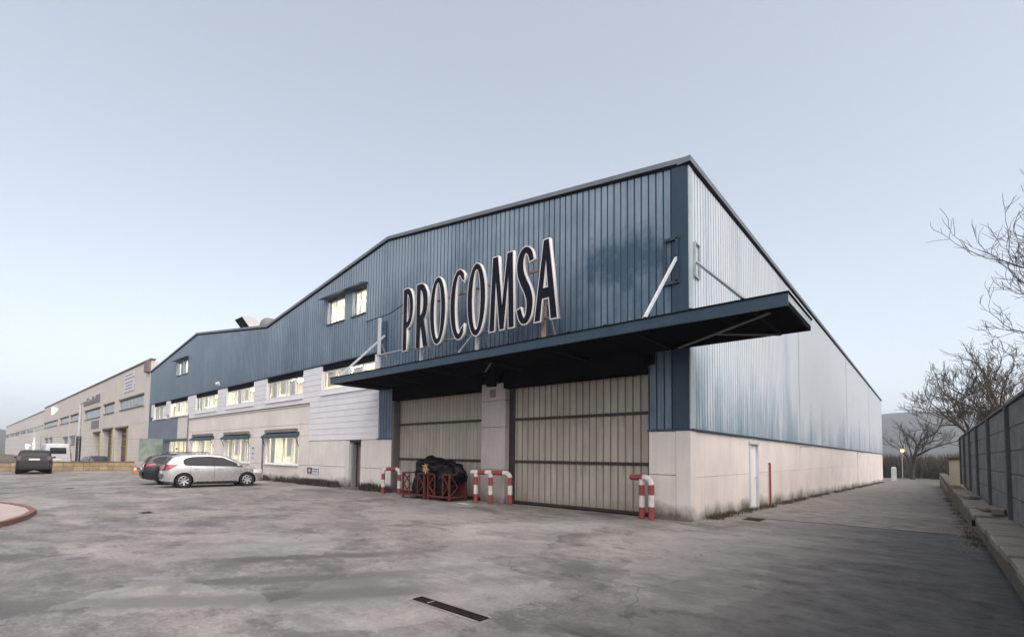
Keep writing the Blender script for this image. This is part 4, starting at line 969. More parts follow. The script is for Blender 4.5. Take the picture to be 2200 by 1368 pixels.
def make_car(label, S, loc, rz, paint_m, scale=1.0, group=None, name='car', cat='car'):
    c = Car(S); L2 = c.L / 2
    root = tag(empty(name, loc, rz), label, cat, group); root.scale = (scale,) * 3
    xs = [-L2 + 0.0] + [-L2 + v for v in (0.015, 0.03, 0.05, 0.08, 0.12, 0.17, 0.24, 0.32, 0.42, 0.54)]
    x = -L2 + 0.68
    while x < L2 - 0.6: xs.append(x); x += 0.045
    xs += [L2 - v for v in (0.52, 0.42, 0.32, 0.24, 0.17, 0.12, 0.08, 0.05, 0.03, 0.015, 0.0)]
    b = MB(); NS = 20
    def section(x):
        zb, zt = c.zb(x), c.zt(x); zt = max(zt, zb + 0.10); r = min(0.11, (zt - zb) * 0.4)
        half = [(0.0, zb), (c.hw(x, zb) * 0.9, zb)]
        for k in range(NS): z = zb + 0.03 + (zt - r - zb - 0.03) * k / (NS - 1); half.append((c.hw(x, z), z))
        y0 = c.hw(x, zt - r); y1 = c.hw(x, zt) - r * 1.3
        for u in (0.25, 0.5, 0.75, 1.0):
            yc, zc2 = c.hw(x, zt), zt
            half.append(((1 - u) ** 2 * y0 + 2 * u * (1 - u) * yc * 0.995 + u * u * y1, (1 - u) ** 2 * (zt - r) + 2 * u * (1 - u) * zt + u * u * zt))
        for u in (0.66, 0.33, 0.0): half.append((y1 * u, zt + 0.018 * (1 - u * u)))
        return half
    secs = [section(x) for x in xs]; n = len(secs[0])
    ring = 2 * n - 2
    for x, sct in zip(xs, secs):
        pts = sct + [(-y, z) for y, z in sct[-2:0:-1]]
        b.v.extend([(x, y, z) for y, z in pts])
    for i in range(len(xs) - 1):
        for k in range(ring):
            a0 = i * ring + k; a1 = i * ring + (k + 1) % ring
            b.f.append((a0, a1, a1 + ring, a0 + ring)); b.mi.append(0)
    b.f.append(tuple(range(ring))); b.f.append(tuple((len(xs) - 1) * ring + k for k in reversed(range(ring)))); b.mi += [0, 0]
    # wheel arches: open the sides round each wheel and line the opening with a dark well
    wr = S['wr']; ar = wr + 0.05
    wcs = [(S['xr'], wr), (S['xf'], wr)]
    def inside(v): return abs(v[1]) > c.W / 2 - 0.42 and any(math.hypot(v[0] - wx, v[2] - wz) < ar for wx, wz in wcs)
    ins = [inside(v) for v in b.v]
    b.f = [f for f in b.f if not all(ins[i] for i in f)]; b.mi = [0] * len(b.f)
    for i, v in enumerate(b.v):
        if ins[i]:
            wx, wz = min(wcs, key=lambda w: abs(w[0] - v[0])); dx, dz = v[0] - wx, v[2] - wz; d = math.hypot(dx, dz) or 1e-6
            b.v[i] = (wx + dx / d * ar, v[1], wz + dz / d * ar)
    body = b.build('body', paint_m, root, smooth=True, sharp=38)
    for wx, wz in wcs:
        for sy in (-1, 1):
            well = MB(); yo = sy * (c.hw(wx, 0.5) - 0.004); yi = sy * (c.W / 2 - 0.36); n_ = 32
            for k in range(n_):
                an = 2 * math.pi * k / n_
                for yy in (yo, yi): well.v.append((wx + math.cos(an) * (ar + 0.004), yy, max(wz + math.sin(an) * (ar + 0.004), c.zb(wx) - 0.01)))
            for k in range(n_): k2 = (k + 1) % n_; well.f.append((2 * k, 2 * k2, 2 * k2 + 1, 2 * k + 1)); well.mi.append(0)
            well.f.append(tuple(2 * k + 1 for k in range(n_))); well.mi.append(0)
            well.build('wheel_arch', 'tyre', root, fix=False)
    # side patches: x range, lower and upper line
    def side_patch(nm, mat, lo, hi, x0, x1, sy, off=0.006, nx=14, nz=5, parent=None):
        p = MB()
        for i in range(nx + 1):
            x = x0 + (x1 - x0) * i / nx; za, zb = lerp_pts(lo, x), lerp_pts(hi, x)
            for k in range(nz + 1):
                z = za + (zb - za) * k / nz; p.v.append((x, sy * (c.hw(x, z) + off), z))
        for i in range(nx):
            for k in range(nz):
                q = i * (nz + 1) + k; p.f.append((q, q + nz + 1, q + nz + 2, q + 1) if sy < 0 else (q, q + 1, q + nz + 2, q + nz + 1)); p.mi.append(0)
        return p.build(nm, mat, parent or root, smooth=True, fix=False)
    def end_patch(nm, mat, z0, z1, y0, y1, rear=True, off=0.008, n=6, ny=8, narrow=None):
        p = MB()
        for i in range(n + 1):
            z = z0 + (z1 - z0) * i / n; x = c.rear_x(z) if rear else c.front_x(z)
            for k in range(ny + 1):
                y = y0 + (y1 - y0) * k / ny
                if narrow: y *= c.hw(x, z) / narrow
                dx = 0.0
                p.v.append((x + (-off if rear else off) + dx, y, z + off * 0.5))
        for i in range(n):
            for k in range(ny):
                q = i * (ny + 1) + k; p.f.append((q, q + 1, q + ny + 2, q + ny + 1)); p.mi.append(0)
        return p.build(nm, mat, root, smooth=True, fix=True)
    for sy in (-1, 1):
        gl = S['glass']; side_patch('side_glass', 'glass_dark', gl[0], gl[1], gl[0][0][0], gl[0][-1][0], sy, 0.006, 26, 5)
        for px in S['pillars']:
            side_patch('pillar', 'plastic_dark', gl[0], gl[1], px - 0.03, px + 0.03, sy, 0.011, 2, 5)
        for dx in S['doors']:
            side_patch('door_gap', 'tyre', [(-9, c.zb(0) + 0.14), (9, c.zb(0) + 0.14)], [(-9, S['belt'] - 0.01), (9, S['belt'] - 0.01)], dx - 0.005, dx + 0.005, sy, 0.003, 1, 8)
        side_patch('sill_trim', 'plastic_dark', [(-9, c.zb(0) + 0.01), (9, c.zb(0) + 0.01)], [(-9, c.zb(0) + 0.07), (9, c.zb(0) + 0.07)], S['xr'] + wr + 0.1, S['xf'] - wr - 0.1, sy, 0.008, 8, 2)
        for hx in S['handles']:
            y = sy * (c.hw(hx, S['belt'] - 0.12) + 0.012); B('door_handle', paint_m, root, hx - 0.09, hx + 0.09, y - 0.012, y + 0.012, S['belt'] - 0.135, S['belt'] - 0.105)
        mx = S['mirror']; y = sy * (c.hw(mx, S['belt'] + 0.05))
        mo = MB(); mo.hexa([(mx - .06, y, S['belt']), (mx + .08, y, S['belt']), (mx + .06, y + sy * .20, S['belt'] + .01), (mx - .07, y + sy * .20, S['belt'] + .01), (mx - .06, y, S['belt'] + .10), (mx + .05, y, S['belt'] + .10), (mx + .03, y + sy * .19, S['belt'] + .14), (mx - .07, y + sy * .19, S['belt'] + .14)])
        bevel(mo.build('mirror', paint_m, root), 0.02, 2)
        tl = S['tail']; side_patch('tail_lamp', S.get('lampmat', 'taillight'), [(-9, tl[0]), (tl[2], tl[0]), (tl[3], tl[1] - 0.06)], [(-9, tl[1] - 0.03), (tl[2], tl[1] - 0.01), (tl[3], tl[1])], max(tl[2], c.rear_x(tl[1]) + 0.02), tl[3], sy, 0.010, 8, 4)
        y0 = sy * c.W / 2 * tl[4]; y1 = sy * c.W / 2 * 0.90
        end_patch('tail_lamp', S.get('lampmat', 'taillight'), tl[0] + 0.02, tl[1], min(y0, y1), max(y0, y1), True, 0.012, 5, 3)
        hl = S['head']; side_patch('headlamp', 'lamp_clear', [(-9, hl[0]), (9, hl[0])], [(-9, hl[1]), (hl[2], hl[1]), (9, hl[1] - 0.08)], hl[2], hl[3], sy, 0.010, 8, 4)
    rw = S['rear_win']; end_patch('rear_window', 'glass_dark', rw[0], rw[1], -c.W / 2 * rw[2], c.W / 2 * rw[2], True, 0.030, 10, 10, c.W / 2)
    ws = S['wind']; p = MB()
    for i in range(9):
        x = ws[0] + (ws[1] - ws[0]) * i / 8; z = c.zt(x)
        for k in range(9): u = -1 + k / 4; p.v.append((x, u * (c.hw(x, z) - 0.15), z + 0.012 + 0.018 * (1 - u * u)))
    for i in range(8):
        for k in range(8): q = i * 9 + k; p.f.append((q, q + 9, q + 10, q + 1)); p.mi.append(0)
    p.build('windscreen', 'glass_dark', root, smooth=True, fix=True)
    pz = S['plate']; xr = c.rear_x(pz) - 0.02; B('number_plate', 'plate', root, xr - 0.012, xr + 0.01, -0.26, 0.26, pz - 0.055, pz + 0.055)
    bz = S['bumper']; end_patch('bumper', 'plastic_dark' if S.get('dark_bumper') else paint_m, bz[0], bz[1], -c.W / 2 * 0.80, c.W / 2 * 0.80, True, 0.02, 3, 8)
    if S.get('rails'):
        for sy in (-1, 1):
            MB().tube([(-1.3, sy * 0.52, c.zt(-1.3) + 0.01), (-1.25, sy * 0.53, c.H + 0.06), (0.3, sy * 0.55, c.H + 0.06), (0.45, sy * 0.55, c.zt(0.45) + 0.0)], 0.018, 6).build('roof_rail', 'plastic_dark', root, smooth=True)
    if S.get('spoiler'):
        z = c.H - 0.04; x = c.rear_x(z); bevel(B('spoiler', paint_m, root, x - 0.14, x + 0.18, -c.W / 2 * 0.66, c.W / 2 * 0.66, z - 0.02, z + 0.03), 0.012)
    for wx in (S['xr'], S['xf']):
        for sy in (-1, 1):
            wheel(root, wx, sy * (c.W / 2 - 0.115), wr, sy)
    return root
def wheel(root, x, y, r, sy):
    w = MB(); n = 28; prof = [(r * 0.66, -0.085), (r * 0.90, -0.098), (r * 0.985, -0.075), (r, -0.03), (r, 0.03), (r * 0.985, 0.075), (r * 0.90, 0.098), (r * 0.66, 0.085)]
    for i in range(n):
        a = 2 * math.pi * i / n
        for q, yy in prof: w.v.append((x + math.cos(a) * q, y + yy, r + math.sin(a) * q))
    m = len(prof)
    for i in range(n):
        for k in range(m): a = i * m + k; b2 = i * m + (k + 1) % m; c2 = ((i + 1) % n) * m + (k + 1) % m; d = ((i + 1) % n) * m + k; w.f.append((a, b2, c2, d)); w.mi.append(0)
    t = w.build('wheel', 'tyre', root, smooth=True, sharp=40)
    rm = MB(); yf = y + sy * 0.078
    rm.tube([(x, y + sy * 0.03, r), (x, yf - sy * 0.02, r)], r * 0.20, 12)
    ringp = MB()
    for k in range(7):
        a = 2 * math.pi * k / 7 + 0.3
        p = Vector((x + math.cos(a) * r * 0.12, yf - sy * 0.02, r + math.sin(a) * r * 0.12)); q = Vector((x + math.cos(a) * r * 0.64, yf, r + math.sin(a) * r * 0.64))
        rm.bar(p, q, 0.062, 0.03, up=(0, 1, 0))
    rm.build('rim', 'rim', t)
    rg = MB(); n = 28
    for i in range(n):
        a = 2 * math.pi * i / n
        for q, yy in ((r * 0.60, 0.02), (r * 0.69, 0.0), (r * 0.69, -0.03), (r * 0.60, -0.03)): rg.v.append((x + math.cos(a) * q, yf - sy * (0.0 if yy > 0 else 0.0) + sy * (yy - 0.005), r + math.sin(a) * q))
    for i in range(n):
        for k in range(4): a = i * 4 + k; b2 = i * 4 + (k + 1) % 4; c2 = ((i + 1) % n) * 4 + (k + 1) % 4; d = ((i + 1) % n) * 4 + k; rg.f.append((a, b2, c2, d)); rg.mi.append(0)
    rg.build('rim_ring', 'rim', t, smooth=True, sharp=40)
    MB().tube([(x, y + sy * 0.01, r), (x, y + sy * 0.03, r)], r * 0.64, 20).build('brake_disc', 'tyre', t)
HATCH = dict(L=4.02, W=1.74, zb=0.20, belt=0.94, wr=0.315, xr=-1.26, xf=1.26, endround=0.24, tumble=0.20,
    top=[(-2.01, 0.58), (-1.985, 0.80), (-1.93, 0.99), (-1.80, 1.20), (-1.62, 1.37), (-1.35, 1.445), (-0.8, 1.49), (-0.2, 1.495), (0.35, 1.42), (0.85, 1.17), (1.18, 0.985), (1.45, 0.92), (1.72, 0.82), (1.90, 0.70), (1.985, 0.58), (2.01, 0.48)],
    glass=[[(-1.30, 1.08), (-1.22, 0.985), (-0.9, 0.965), (1.05, 0.925)], [(-1.30, 1.22), (-1.20, 1.31), (-0.95, 1.375), (-0.3, 1.40), (0.25, 1.345), (0.65, 1.16), (1.05, 0.955)]],
    pillars=[-0.12], doors=[-1.02, -0.10, 0.98], handles=[-0.82, 0.10], mirror=0.86, tail=(0.74, 1.04, -1.93, -1.52, 0.55), head=(0.62, 0.80, 1.52, 1.93),
    rear_win=(1.02, 1.36, 0.72), wind=(0.45, 1.12), plate=0.68, bumper=(0.42, 0.60), spoiler=True)
WAGON = dict(L=4.65, W=1.80, zb=0.20, belt=0.96, wr=0.325, xr=-1.38, xf=1.36, endround=0.22, tumble=0.18,
    top=[(-2.325, 0.60), (-2.30, 0.82), (-2.25, 1.0), (-2.12, 1.20), (-1.95, 1.38), (-1.7, 1.455), (-1.0, 1.51), (-0.2, 1.52), (0.35, 1.46), (0.9, 1.20), (1.25, 1.0), (1.6, 0.93), (2.0, 0.84), (2.2, 0.72), (2.29, 0.6), (2.325, 0.5)],
    glass=[[(-1.95, 1.10), (-1.85, 1.03), (-0.9, 0.985), (1.1, 0.94)], [(-1.95, 1.20), (-1.75, 1.33), (-1.0, 1.40), (-0.3, 1.42), (0.3, 1.37), (0.7, 1.18), (1.1, 0.97)]],
    pillars=[-1.05, -0.10], doors=[-1.05, -0.08, 1.0], handles=[-0.85, 0.12], mirror=0.9, tail=(0.86, 1.02, -2.22, -1.85, 0.45), head=(0.64, 0.80, 1.75, 2.2),
    rear_win=(1.06, 1.38, 0.74), wind=(0.5, 1.18), plate=0.78, bumper=(0.40, 0.62), dark_bumper=True, rails=True, spoiler=True)
SUV = dict(lampmat='taillight_dim', L=4.3, W=1.80, zb=0.24, belt=1.02, wr=0.34, xr=-1.3, xf=1.3, endround=0.16, tumble=0.17,
    top=[(-2.15, 0.62), (-2.13, 0.9), (-2.09, 1.06), (-2.0, 1.25), (-1.86, 1.46), (-1.6, 1.545), (-0.9, 1.59), (-0.1, 1.59), (0.4, 1.52), (0.85, 1.25), (1.15, 1.08), (1.6, 1.0), (1.95, 0.86), (2.1, 0.7), (2.15, 0.55)],
    glass=[[(-1.75, 1.15), (-1.6, 1.07), (1.0, 1.0)], [(-1.75, 1.26), (-1.5, 1.40), (-0.3, 1.47), (0.3, 1.42), (0.65, 1.24), (1.0, 1.04)]],
    pillars=[-0.95, -0.1], doors=[-1.0, -0.1, 0.95], handles=[-0.8, 0.12], mirror=0.8, tail=(0.88, 1.18, -2.07, -1.8, 0.70), head=(0.7, 0.86, 1.6, 2.0),
    rear_win=(1.14, 1.47, 0.74), wind=(0.5, 1.1), plate=0.98, bumper=(0.46, 0.70), dark_bumper=True)
VAN = dict(L=5.2, W=1.95, zb=0.25, belt=1.25, wr=0.34, xr=-1.6, xf=1.6, endround=0.10, tumble=0.10,
    top=[(-2.6, 0.6), (-2.59, 1.2), (-2.57, 1.95), (-2.5, 2.1), (-2.2, 2.17), (0.4, 2.18), (0.95, 2.1), (1.5, 1.65), (1.9, 1.32), (2.3, 1.15), (2.52, 0.9), (2.6, 0.55)],
    glass=[[(0.5, 1.30), (1.55, 1.24)], [(0.5, 1.85), (1.05, 1.82), (1.55, 1.36)]],
    pillars=[0.55], doors=[-0.6, 0.45, 1.5], handles=[0.6], mirror=1.45, tail=(0.85, 1.35, -2.56, -2.48, 0.84), head=(0.75, 0.98, 2.0, 2.45),
    rear_win=(1.3, 1.8, 0.7), wind=(1.05, 1.8), plate=0.8, bumper=(0.42, 0.62), dark_bumper=True)
# pose a car by the ground points of its right-hand wheels
def pose(S, rearp, frontp, k):
    r, f = Vector(rearp), Vector(frontp); d = (f - r).normalized(); left = Vector((-d.y, d.x))
    mid = (r + f) / 2; off = (S['xr'] + S['xf']) / 2 * k
    c = mid - d * off + left * (S['W'] / 2 - 0.1) * k
    return (c.x, c.y, 0), math.atan2(d.y, d.x)
loc, rz = pose(HATCH, (-20.46, -5.39), (-20.15, -2.87), 1.0)
make_car('silver five-door hatchback parked nose to the office wall', HATCH, loc, rz, 'silver', 1.0)
loc, rz = pose(WAGON, (-23.2, -5.35), (-22.85, -2.6), 1.0)
make_car('black estate car with roof rails parked behind the silver hatchback', WAGON, loc, rz, 'black_paint', 1.0)
make_car('dark maroon car seen from behind, parked by the low stone wall', SUV, (-42.5, -8.4, 0), math.atan2(0.09, -0.995), 'maroon', 1.0)
make_car('white panel van half hidden behind the low stone wall', VAN, (-54.5, -6.2, 0), R(178), 'van_white', 1.0, name='van', cat='van')
make_car('white high van standing behind the maroon car', VAN, (-57.0, -12.0, 0), R(170), 'van_white', 1.0, name='van', cat='van')
make_car('navy car behind the stone wall, only its roof showing', HATCH, (-56.0, -3.3, -0.4), R(185), 'navy_paint', 1.0)

# ---------------------------------------------------------------- boundary wall, mesh fence, neighbour
lw = tag(empty('stone_wall', (-47, -8, 0)), 'low tan stone wall across the far left of the yard', 'wall')
B('wall_core', 'stone', lw, -0.16, 0.16, -30.0, 6.0, -0.05, 0.66)
rr_ = random.Random(8); y = -12.0
while y < 5.98:
    ln = min(rr_.uniform(0.35, 0.75), 6.0 - y)
    for z0, z1 in ((0.0, 0.31), (0.325, 0.64)):
        s_ = rr_.uniform(0, 0.02); bevel(B('stone', rr_.choice(['stone', 'stone2']), lw, 0.15, 0.20 + s_, y + 0.01, y + ln - 0.01, z0 + 0.005, z1), 0.015)
    y += ln
B('wall_cap', 'concrete_dark', lw, -0.22, 0.24, -30.0, 6.0, 0.662, 0.73)
mf = tag(empty('mesh_fence', (-47, -8, 0.73)), 'thin wire fence on the low stone wall with green screening', 'fence')
for k in range(15):
    MB().tube([(0, -24 + 2.2 * k, 0), (0, -24 + 2.2 * k, 1.95)], 0.022, 6).build('post', 'galv', mf)
for k in range(6): MB().tube([(0, -24, 0.25 + 0.33 * k), (0, 6.8, 0.25 + 0.33 * k)], 0.006 if k < 5 else 0.016, 4).build('wire', 'galv', mf)
MB().box(-0.02, 0.0, 6.3, 8.0, 0.0, 1.98).build('screen', 'screen', mf)
nb = tag(empty('neighbour_warehouse'), 'long beige concrete industrial building beyond the stone wall', 'building')
XA, XB_, XC = -52.32, -137.5, -256.0
NW = [(-65.1, -54.5, 6.2, 7.3), (-74.0, -68.1, 6.2, 7.3), (-87.6, -76.5, 6.0, 7.2), (-101, -90.6, 6.2, 7.2), (-112.8, -103.2, 6.2, 7.2), (-136.5, -116.6, 6.2, 7.15)]
ND = [(-80.7, -75.6, 4.1), (-74.4, -68.1, 4.35), (-66.9, -60.5, 4.3)]
NL = [(-108, -103, 2.5, 3.8), (-100.5, -95.4, 2.5, 3.8), (-133.8, -129, 2.6, 3.95), (-127, -122.4, 2.6, 3.95)]
def nwall(x0, x1, z0, z1, m='neigh'): bevel(B('wall_panel', m, nb, x0, x1, 0.0, 0.2, z0, z1), 0.01)
xs_ = [XA] + [v for w in NW for v in (w[1], w[0])] + [XB_]
nwall(XB_, XA, 7.32, 10.45)
for i in range(0, len(xs_), 2): nwall(xs_[i + 1], xs_[i], 5.98, 7.31)
for w in NW:
    if w[2] > 6.01: nwall(w[0], w[1], 5.98, w[2])
    if w[3] < 7.30: nwall(w[0], w[1], w[3], 7.31)
nwall(XB_, XA, 4.4, 5.97)
xs_ = [XA] + [v for w in sorted(ND + [(a, b, d) for a, b, c_, d in NL], key=lambda q: -q[0]) for v in (w[1], w[0])] + [XB_]
for i in range(0, len(xs_), 2): nwall(xs_[i + 1], xs_[i], -0.1, 4.39)
for a, b, h in ND: nwall(a, b, h, 4.39) if h < 4.38 else None
for a, b, c_, d in NL: nwall(a, b, -0.1, c_); nwall(a, b, d, 4.39)
for a, b, z0, z1 in NW + NL:
    w = empty('window', (0, 0, 0), 0, nb); n = max(2, int((b - a) / 1.4))
    for k in range(n): x = a + (b - a) * k / n; B('pane', 'grey_glass', w, x + 0.06, x + (b - a) / n - 0.06, 0.10, 0.13, z0 + 0.06, z1 - 0.06)
    B('frame', 'white_frame', w, a, b, 0.13, 0.16, z0, z1); B('lintel', 'concrete_dark', w, a - 0.1, b + 0.1, -0.10, 0.02, z1 - 0.04, z1 + 0.12); B('sill', 'concrete_dark', w, a - 0.1, b + 0.1, -0.08, 0.02, z0 - 0.10, z0)
for a, b, h in ND:
    d_ = empty('loading_door', (0, 0, 0), 0, nb)
    n = 6
    for k in range(n): B('shutter_slat', 'brown', d_, a + 0.15, b - 0.15, 0.6, 0.64, h * k / n + 0.02, h * (k + 1) / n - 0.01)
    B('reveal', 'neigh2', d_, a, a + 0.15, 0.2, 0.7, 0, h); B('reveal', 'yellow', d_, b - 0.5, b, -0.05, 0.12, 0, h - 0.05); B('head', 'brown', d_, a, b, -0.05, 0.65, h - 0.2, h - 0.01)
MB().box(XB_, XA + 0.1, -0.1, 0.35, 10.455, 10.6).build('parapet_coping', 'concrete_dark', nb)
B('end_pilaster', 'stain', nb, XA - 1.3, XA - 0.02, -0.30, -0.002, 9.3, 10.46)
B('roof', 'asphalt_roof', nb, XC, XA, 0.3, 40, 9.6, 9.7); B('wall_panel', 'neigh', nb, XA - 0.1, XA, 0.21, 40, 0, 10.3)
for k in range(6): 
    x0 = XB_ - 0.02 - (XB_ - XC) * k / 6; x1 = XB_ - (XB_ - XC) * (k + 1) / 6
    B('wall_panel', 'neigh2', nb, x1, x0, 0.02, 0.2, -0.2, 5.9); B('wall_panel', 'neigh2', nb, x1, x0, 0.02, 0.2, 7.0, 9.95)
    B('window_band', 'grey_glass', nb, x1 + 0.8, x0 - 0.8, 0.15, 0.2, 5.9, 7.0); B('wall_panel', 'neigh2', nb, x0 - 0.8, x0, 0.02, 0.2, 5.9, 7.0)
B('parapet_coping', 'concrete_dark', nb, XC, XB_ - 0.02, -0.08, 0.35, 9.955, 10.1)
# signs on the neighbour
s1 = empty('banner', (0, 0, 0), 0, nb); B('banner_cloth', 'banner', s1, -63.3, -58.6, -0.06, -0.02, 8.05, 9.35); B('banner_cloth', 'banner', s1, -63.3, -58.6, -0.06, -0.02, 9.55, 10.15)
for k, (a, b, z) in enumerate(((-62.8, -59.1, 9.05), (-62.4, -59.6, 8.72), (-62.6, -59.4, 8.38), (-62.8, -59.2, 9.85))): B('text_bar', 'sign_grey', s1, a, b, -0.065, -0.06, z - 0.05, z + 0.06)
s2 = empty('name_sign', (0, 0, 0), 0, nb); rs_ = random.Random(2); x = -88.8
while x < -77.6:
    w_ = rs_.uniform(0.7, 1.3); B('sign_letter', 'sign_grey', s2, x, x + w_, -0.12, -0.02, 8.05, 8.05 + rs_.choice([0.55, 0.62, 0.95])); x += w_ + 0.25
B('board', 'sign_grey', nb, -82.0, -77.0, -0.08, -0.02, 4.6, 5.6)
s3 = empty('lit_logo', (0, 0, 0), 0, nb); MB().prism_y([(-124.0, 8.5), (-116.8, 9.15), (-124.0, 9.85)], -0.2, -0.03).build('lit_panel', 'lit_logo', s3)
fl = empty('flood_light', (0, 0, 0), 0, nb)
MB().tube([(-156, -0.9, 2.5), (-156, 0.1, 2.9)], 0.06, 6).build('arm', 'galv', fl); B('lamp', 'flood', fl, -156.6, -155.4, -1.2, -0.9, 2.0, 2.9)
# lamp post in front of the neighbour
lp_ = tag(empty('lamp_post', (-72.0, -2.5, 0)), 'tall pale pole with a dark wrapped base before the beige building', 'pole')
o = empty('p', (0, 0, 0)); bpy.data.objects.remove(o)
MB().tube([(0, 0, 0), (0, 0, 3.3)], 0.24, 10).build('base_wrap', 'door_rail', lp_, smooth=True, sharp=40); MB().tube([(0, 0, 3.3), (0, 0, 7.2)], [0.16, 0.11], 10).build('shaft', 'white_metal', lp_, smooth=True, sharp=40)
MB().bar((0, 0, 7.15), (2.4, 0.3, 7.35), 0.10).build('arm', 'galv', lp_); B('lamp_head', 'galv', lp_, 2.2, 2.9, 0.2, 0.45, 7.28, 7.40)
# traffic cone
cn2 = tag(empty('traffic_cone', (-38.5, -3.55, 0)), 'small orange traffic cone on the asphalt left of the parked cars', 'cone')
MB().tube([(0, 0, 0.03), (0, 0, 0.25)], [0.15, 0.11], 12).build('cone_body', 'cone', cn2, smooth=True, sharp=40); MB().tube([(0, 0, 0.25), (0, 0, 0.42)], [0.11, 0.075], 12).build('white_band', 'white_band', cn2, smooth=True, sharp=40)
MB().tube([(0, 0, 0.42), (0, 0, 0.65)], [0.075, 0.03], 12).build('cone_tip', 'cone', cn2, smooth=True, sharp=40); B('foot', 'cone', cn2, -0.2, 0.2, -0.2, 0.2, 0.0, 0.03)

# ---------------------------------------------------------------- yard details
dg_ = tag(empty('drain_grate', (0.70, -8.61, 0)), 'long narrow rusty drain slot set in the asphalt in the foreground', 'drain')
B('tray', 'dark', dg_, -0.50, 0.50, -0.055, 0.055, 0.002, 0.004)
for k in range(2): B('rim', 'grate', dg_, -0.51, 0.51, -0.065 + 0.117 * k, -0.052 + 0.117 * k, 0.002, 0.010)
for k in range(2): B('rim', 'grate', dg_, -0.52 + 1.025 * k, -0.505 + 1.025 * k, -0.065, 0.065, 0.002, 0.010)
for sy in (-1, 1): B('slot_edge', 'kerb', dg_, -0.53, 0.53, sy * 0.088 - 0.022, sy * 0.088 + 0.022, 0.001, 0.004)
B('cross_bar', 'sign_grey', dg_, -0.30, -0.275, -0.052, 0.052, 0.004, 0.009)
for k in range(24): x = -0.48 + k * 0.0405; B('grate_bar', 'grate', dg_, x, x + 0.012, -0.052, 0.052, 0.004, 0.008)
for (x, y, w, d, lab) in ((-10.93, -8.72, 0.34, 0.20, 'small dark inspection cover in the yard below the parked cars'), (0.97, 1.9, 0.42, 0.62, 'rusty square grate at the corner of the side lane'), (-22.8, -8.85, 0.4, 0.25, 'tiny dark cover far out in the yard')):
    g_ = tag(empty('inspection_cover', (x, y, gz(y))), lab, 'drain cover')
    B('cover', 'grate', g_, -w / 2, w / 2, -d / 2, d / 2, 0.003, 0.009); B('cover_frame', 'concrete_dark', g_, -w / 2 - 0.05, w / 2 + 0.05, -d / 2 - 0.05, d / 2 + 0.05, 0.001, 0.005)
# island with red kerb at the left edge
def island():
    pts = [(-9.3, -11.9), (-10.2, -11.30), (-11.2, -10.95), (-12.4, -10.70), (-13.6, -10.72), (-14.9, -10.95), (-16.2, -11.3), (-18, -11.9), (-18, -13.5), (-9.3, -13.5)]
    e = tag(empty('traffic_island', (-13, -12, 0)), 'low pinkish island with a red kerb at the left edge of the yard', 'kerb')
    loc_ = [(a + 13, b + 12) for a, b in pts]
    m = MB(); n = len(loc_)
    m.v = [(a, b, 0.0) for a, b in loc_] + [(a, b, 0.085) for a, b in loc_]
    m.f = [tuple(range(n, 2 * n))] + [(i, (i + 1) % n, n + (i + 1) % n, n + i) for i in range(n)]; m.mi = [0] * (n + 1)
    m.build('paving', 'pink_pave', e)
    for a, b in zip(loc_[:7], loc_[1:8]):
        A, Bv = Vector((a[0], a[1], 0.055)), Vector((b[0], b[1], 0.055)); k = max(1, int((Bv - A).length / 0.5))
        for i in range(k): MB().bar(A.lerp(Bv, i / k + 0.01), A.lerp(Bv, (i + 1) / k - 0.01), 0.11, 0.11).build('kerb_stone', 'red_kerb', e)
island()

# ---------------------------------------------------------------- right-hand wall and concrete fence
KX, FX, KT = 5.27, 5.80, 0.38
kw = tag(empty('retaining_wall', (KX, 8, 0)), 'low earthy retaining wall with weathered coping along the right of the lane', 'wall')
mb = MB(); ys_ = [-14, -8, -4, 0, 4, 8, 14, 20, 30, 52]
for y in ys_: pass
B('wall_face', 'kerb_face', kw, 0.03, 0.5, -24.0, 44.0, -1.4, KT - 0.10)
rq = random.Random(11); y = -18.0
while y < 15.0:
    ln = rq.uniform(0.8, 1.25); h0 = rq.uniform(-0.012, 0.012); ox = rq.uniform(-0.03, 0.02)
    if not (2.2 < y < 2.6): 
        o = MB().hexa([(ox, y - 8, KT - 0.11), (0.62, y - 8, KT - 0.11), (0.62, y - 8 + ln - 0.015, KT - 0.11), (ox, y - 8 + ln - 0.015, KT - 0.11), (ox + 0.01, y - 8, KT + h0), (0.62, y - 8, KT + h0 + 0.01), (0.62, y - 8 + ln - 0.015, KT + h0), (ox + 0.01, y - 8 + ln - 0.015, KT + h0 - 0.01)]).build('coping_stone', 'kerb', kw); bevel(o, 0.018)
    y += ln
B('rear_coping', 'kerb', kw, 0.0, 0.4, 15.6, 44.0, KT - 0.6, KT - 0.4)
MB().tube([(-0.03, -4.6, 0.16), (0.1, -4.6, 0.16)], 0.07, 10).build('weep_pipe', 'dark', kw)
cf = tag(empty('concrete_fence', (FX, 8, KT)), 'tall grey concrete panel fence with posts on the right', 'fence')
PY = [-10.6, -6.35, -2.05, 2.2, 6.45, 10.6, 14.5, 18.3, 22.0]
FT = 2.36
for y in PY: bevel(B('post', 'fence_post', cf, -0.07, 0.08, y - 8 - 0.065, y - 8 + 0.065, -0.02, FT + 0.02), 0.012)
for a, b in zip(PY, PY[1:]):
    for k in range(5):
        z0 = FT * k / 5
        bevel(B('panel', 'fence_panel', cf, 0.0, 0.06, a - 8 + 0.055, b - 8 - 0.055, z0 + 0.012, z0 + FT / 5 - 0.012), 0.01)
    B('panel_core', 'fence_post', cf, 0.012, 0.045, a - 8 + 0.055, b - 8 - 0.055, 0.0, FT - 0.02)
    B('top_rail', 'fence_post', cf, -0.05, 0.10, a - 8 + 0.068, b - 8 - 0.068, FT - 0.008, FT + 0.05)
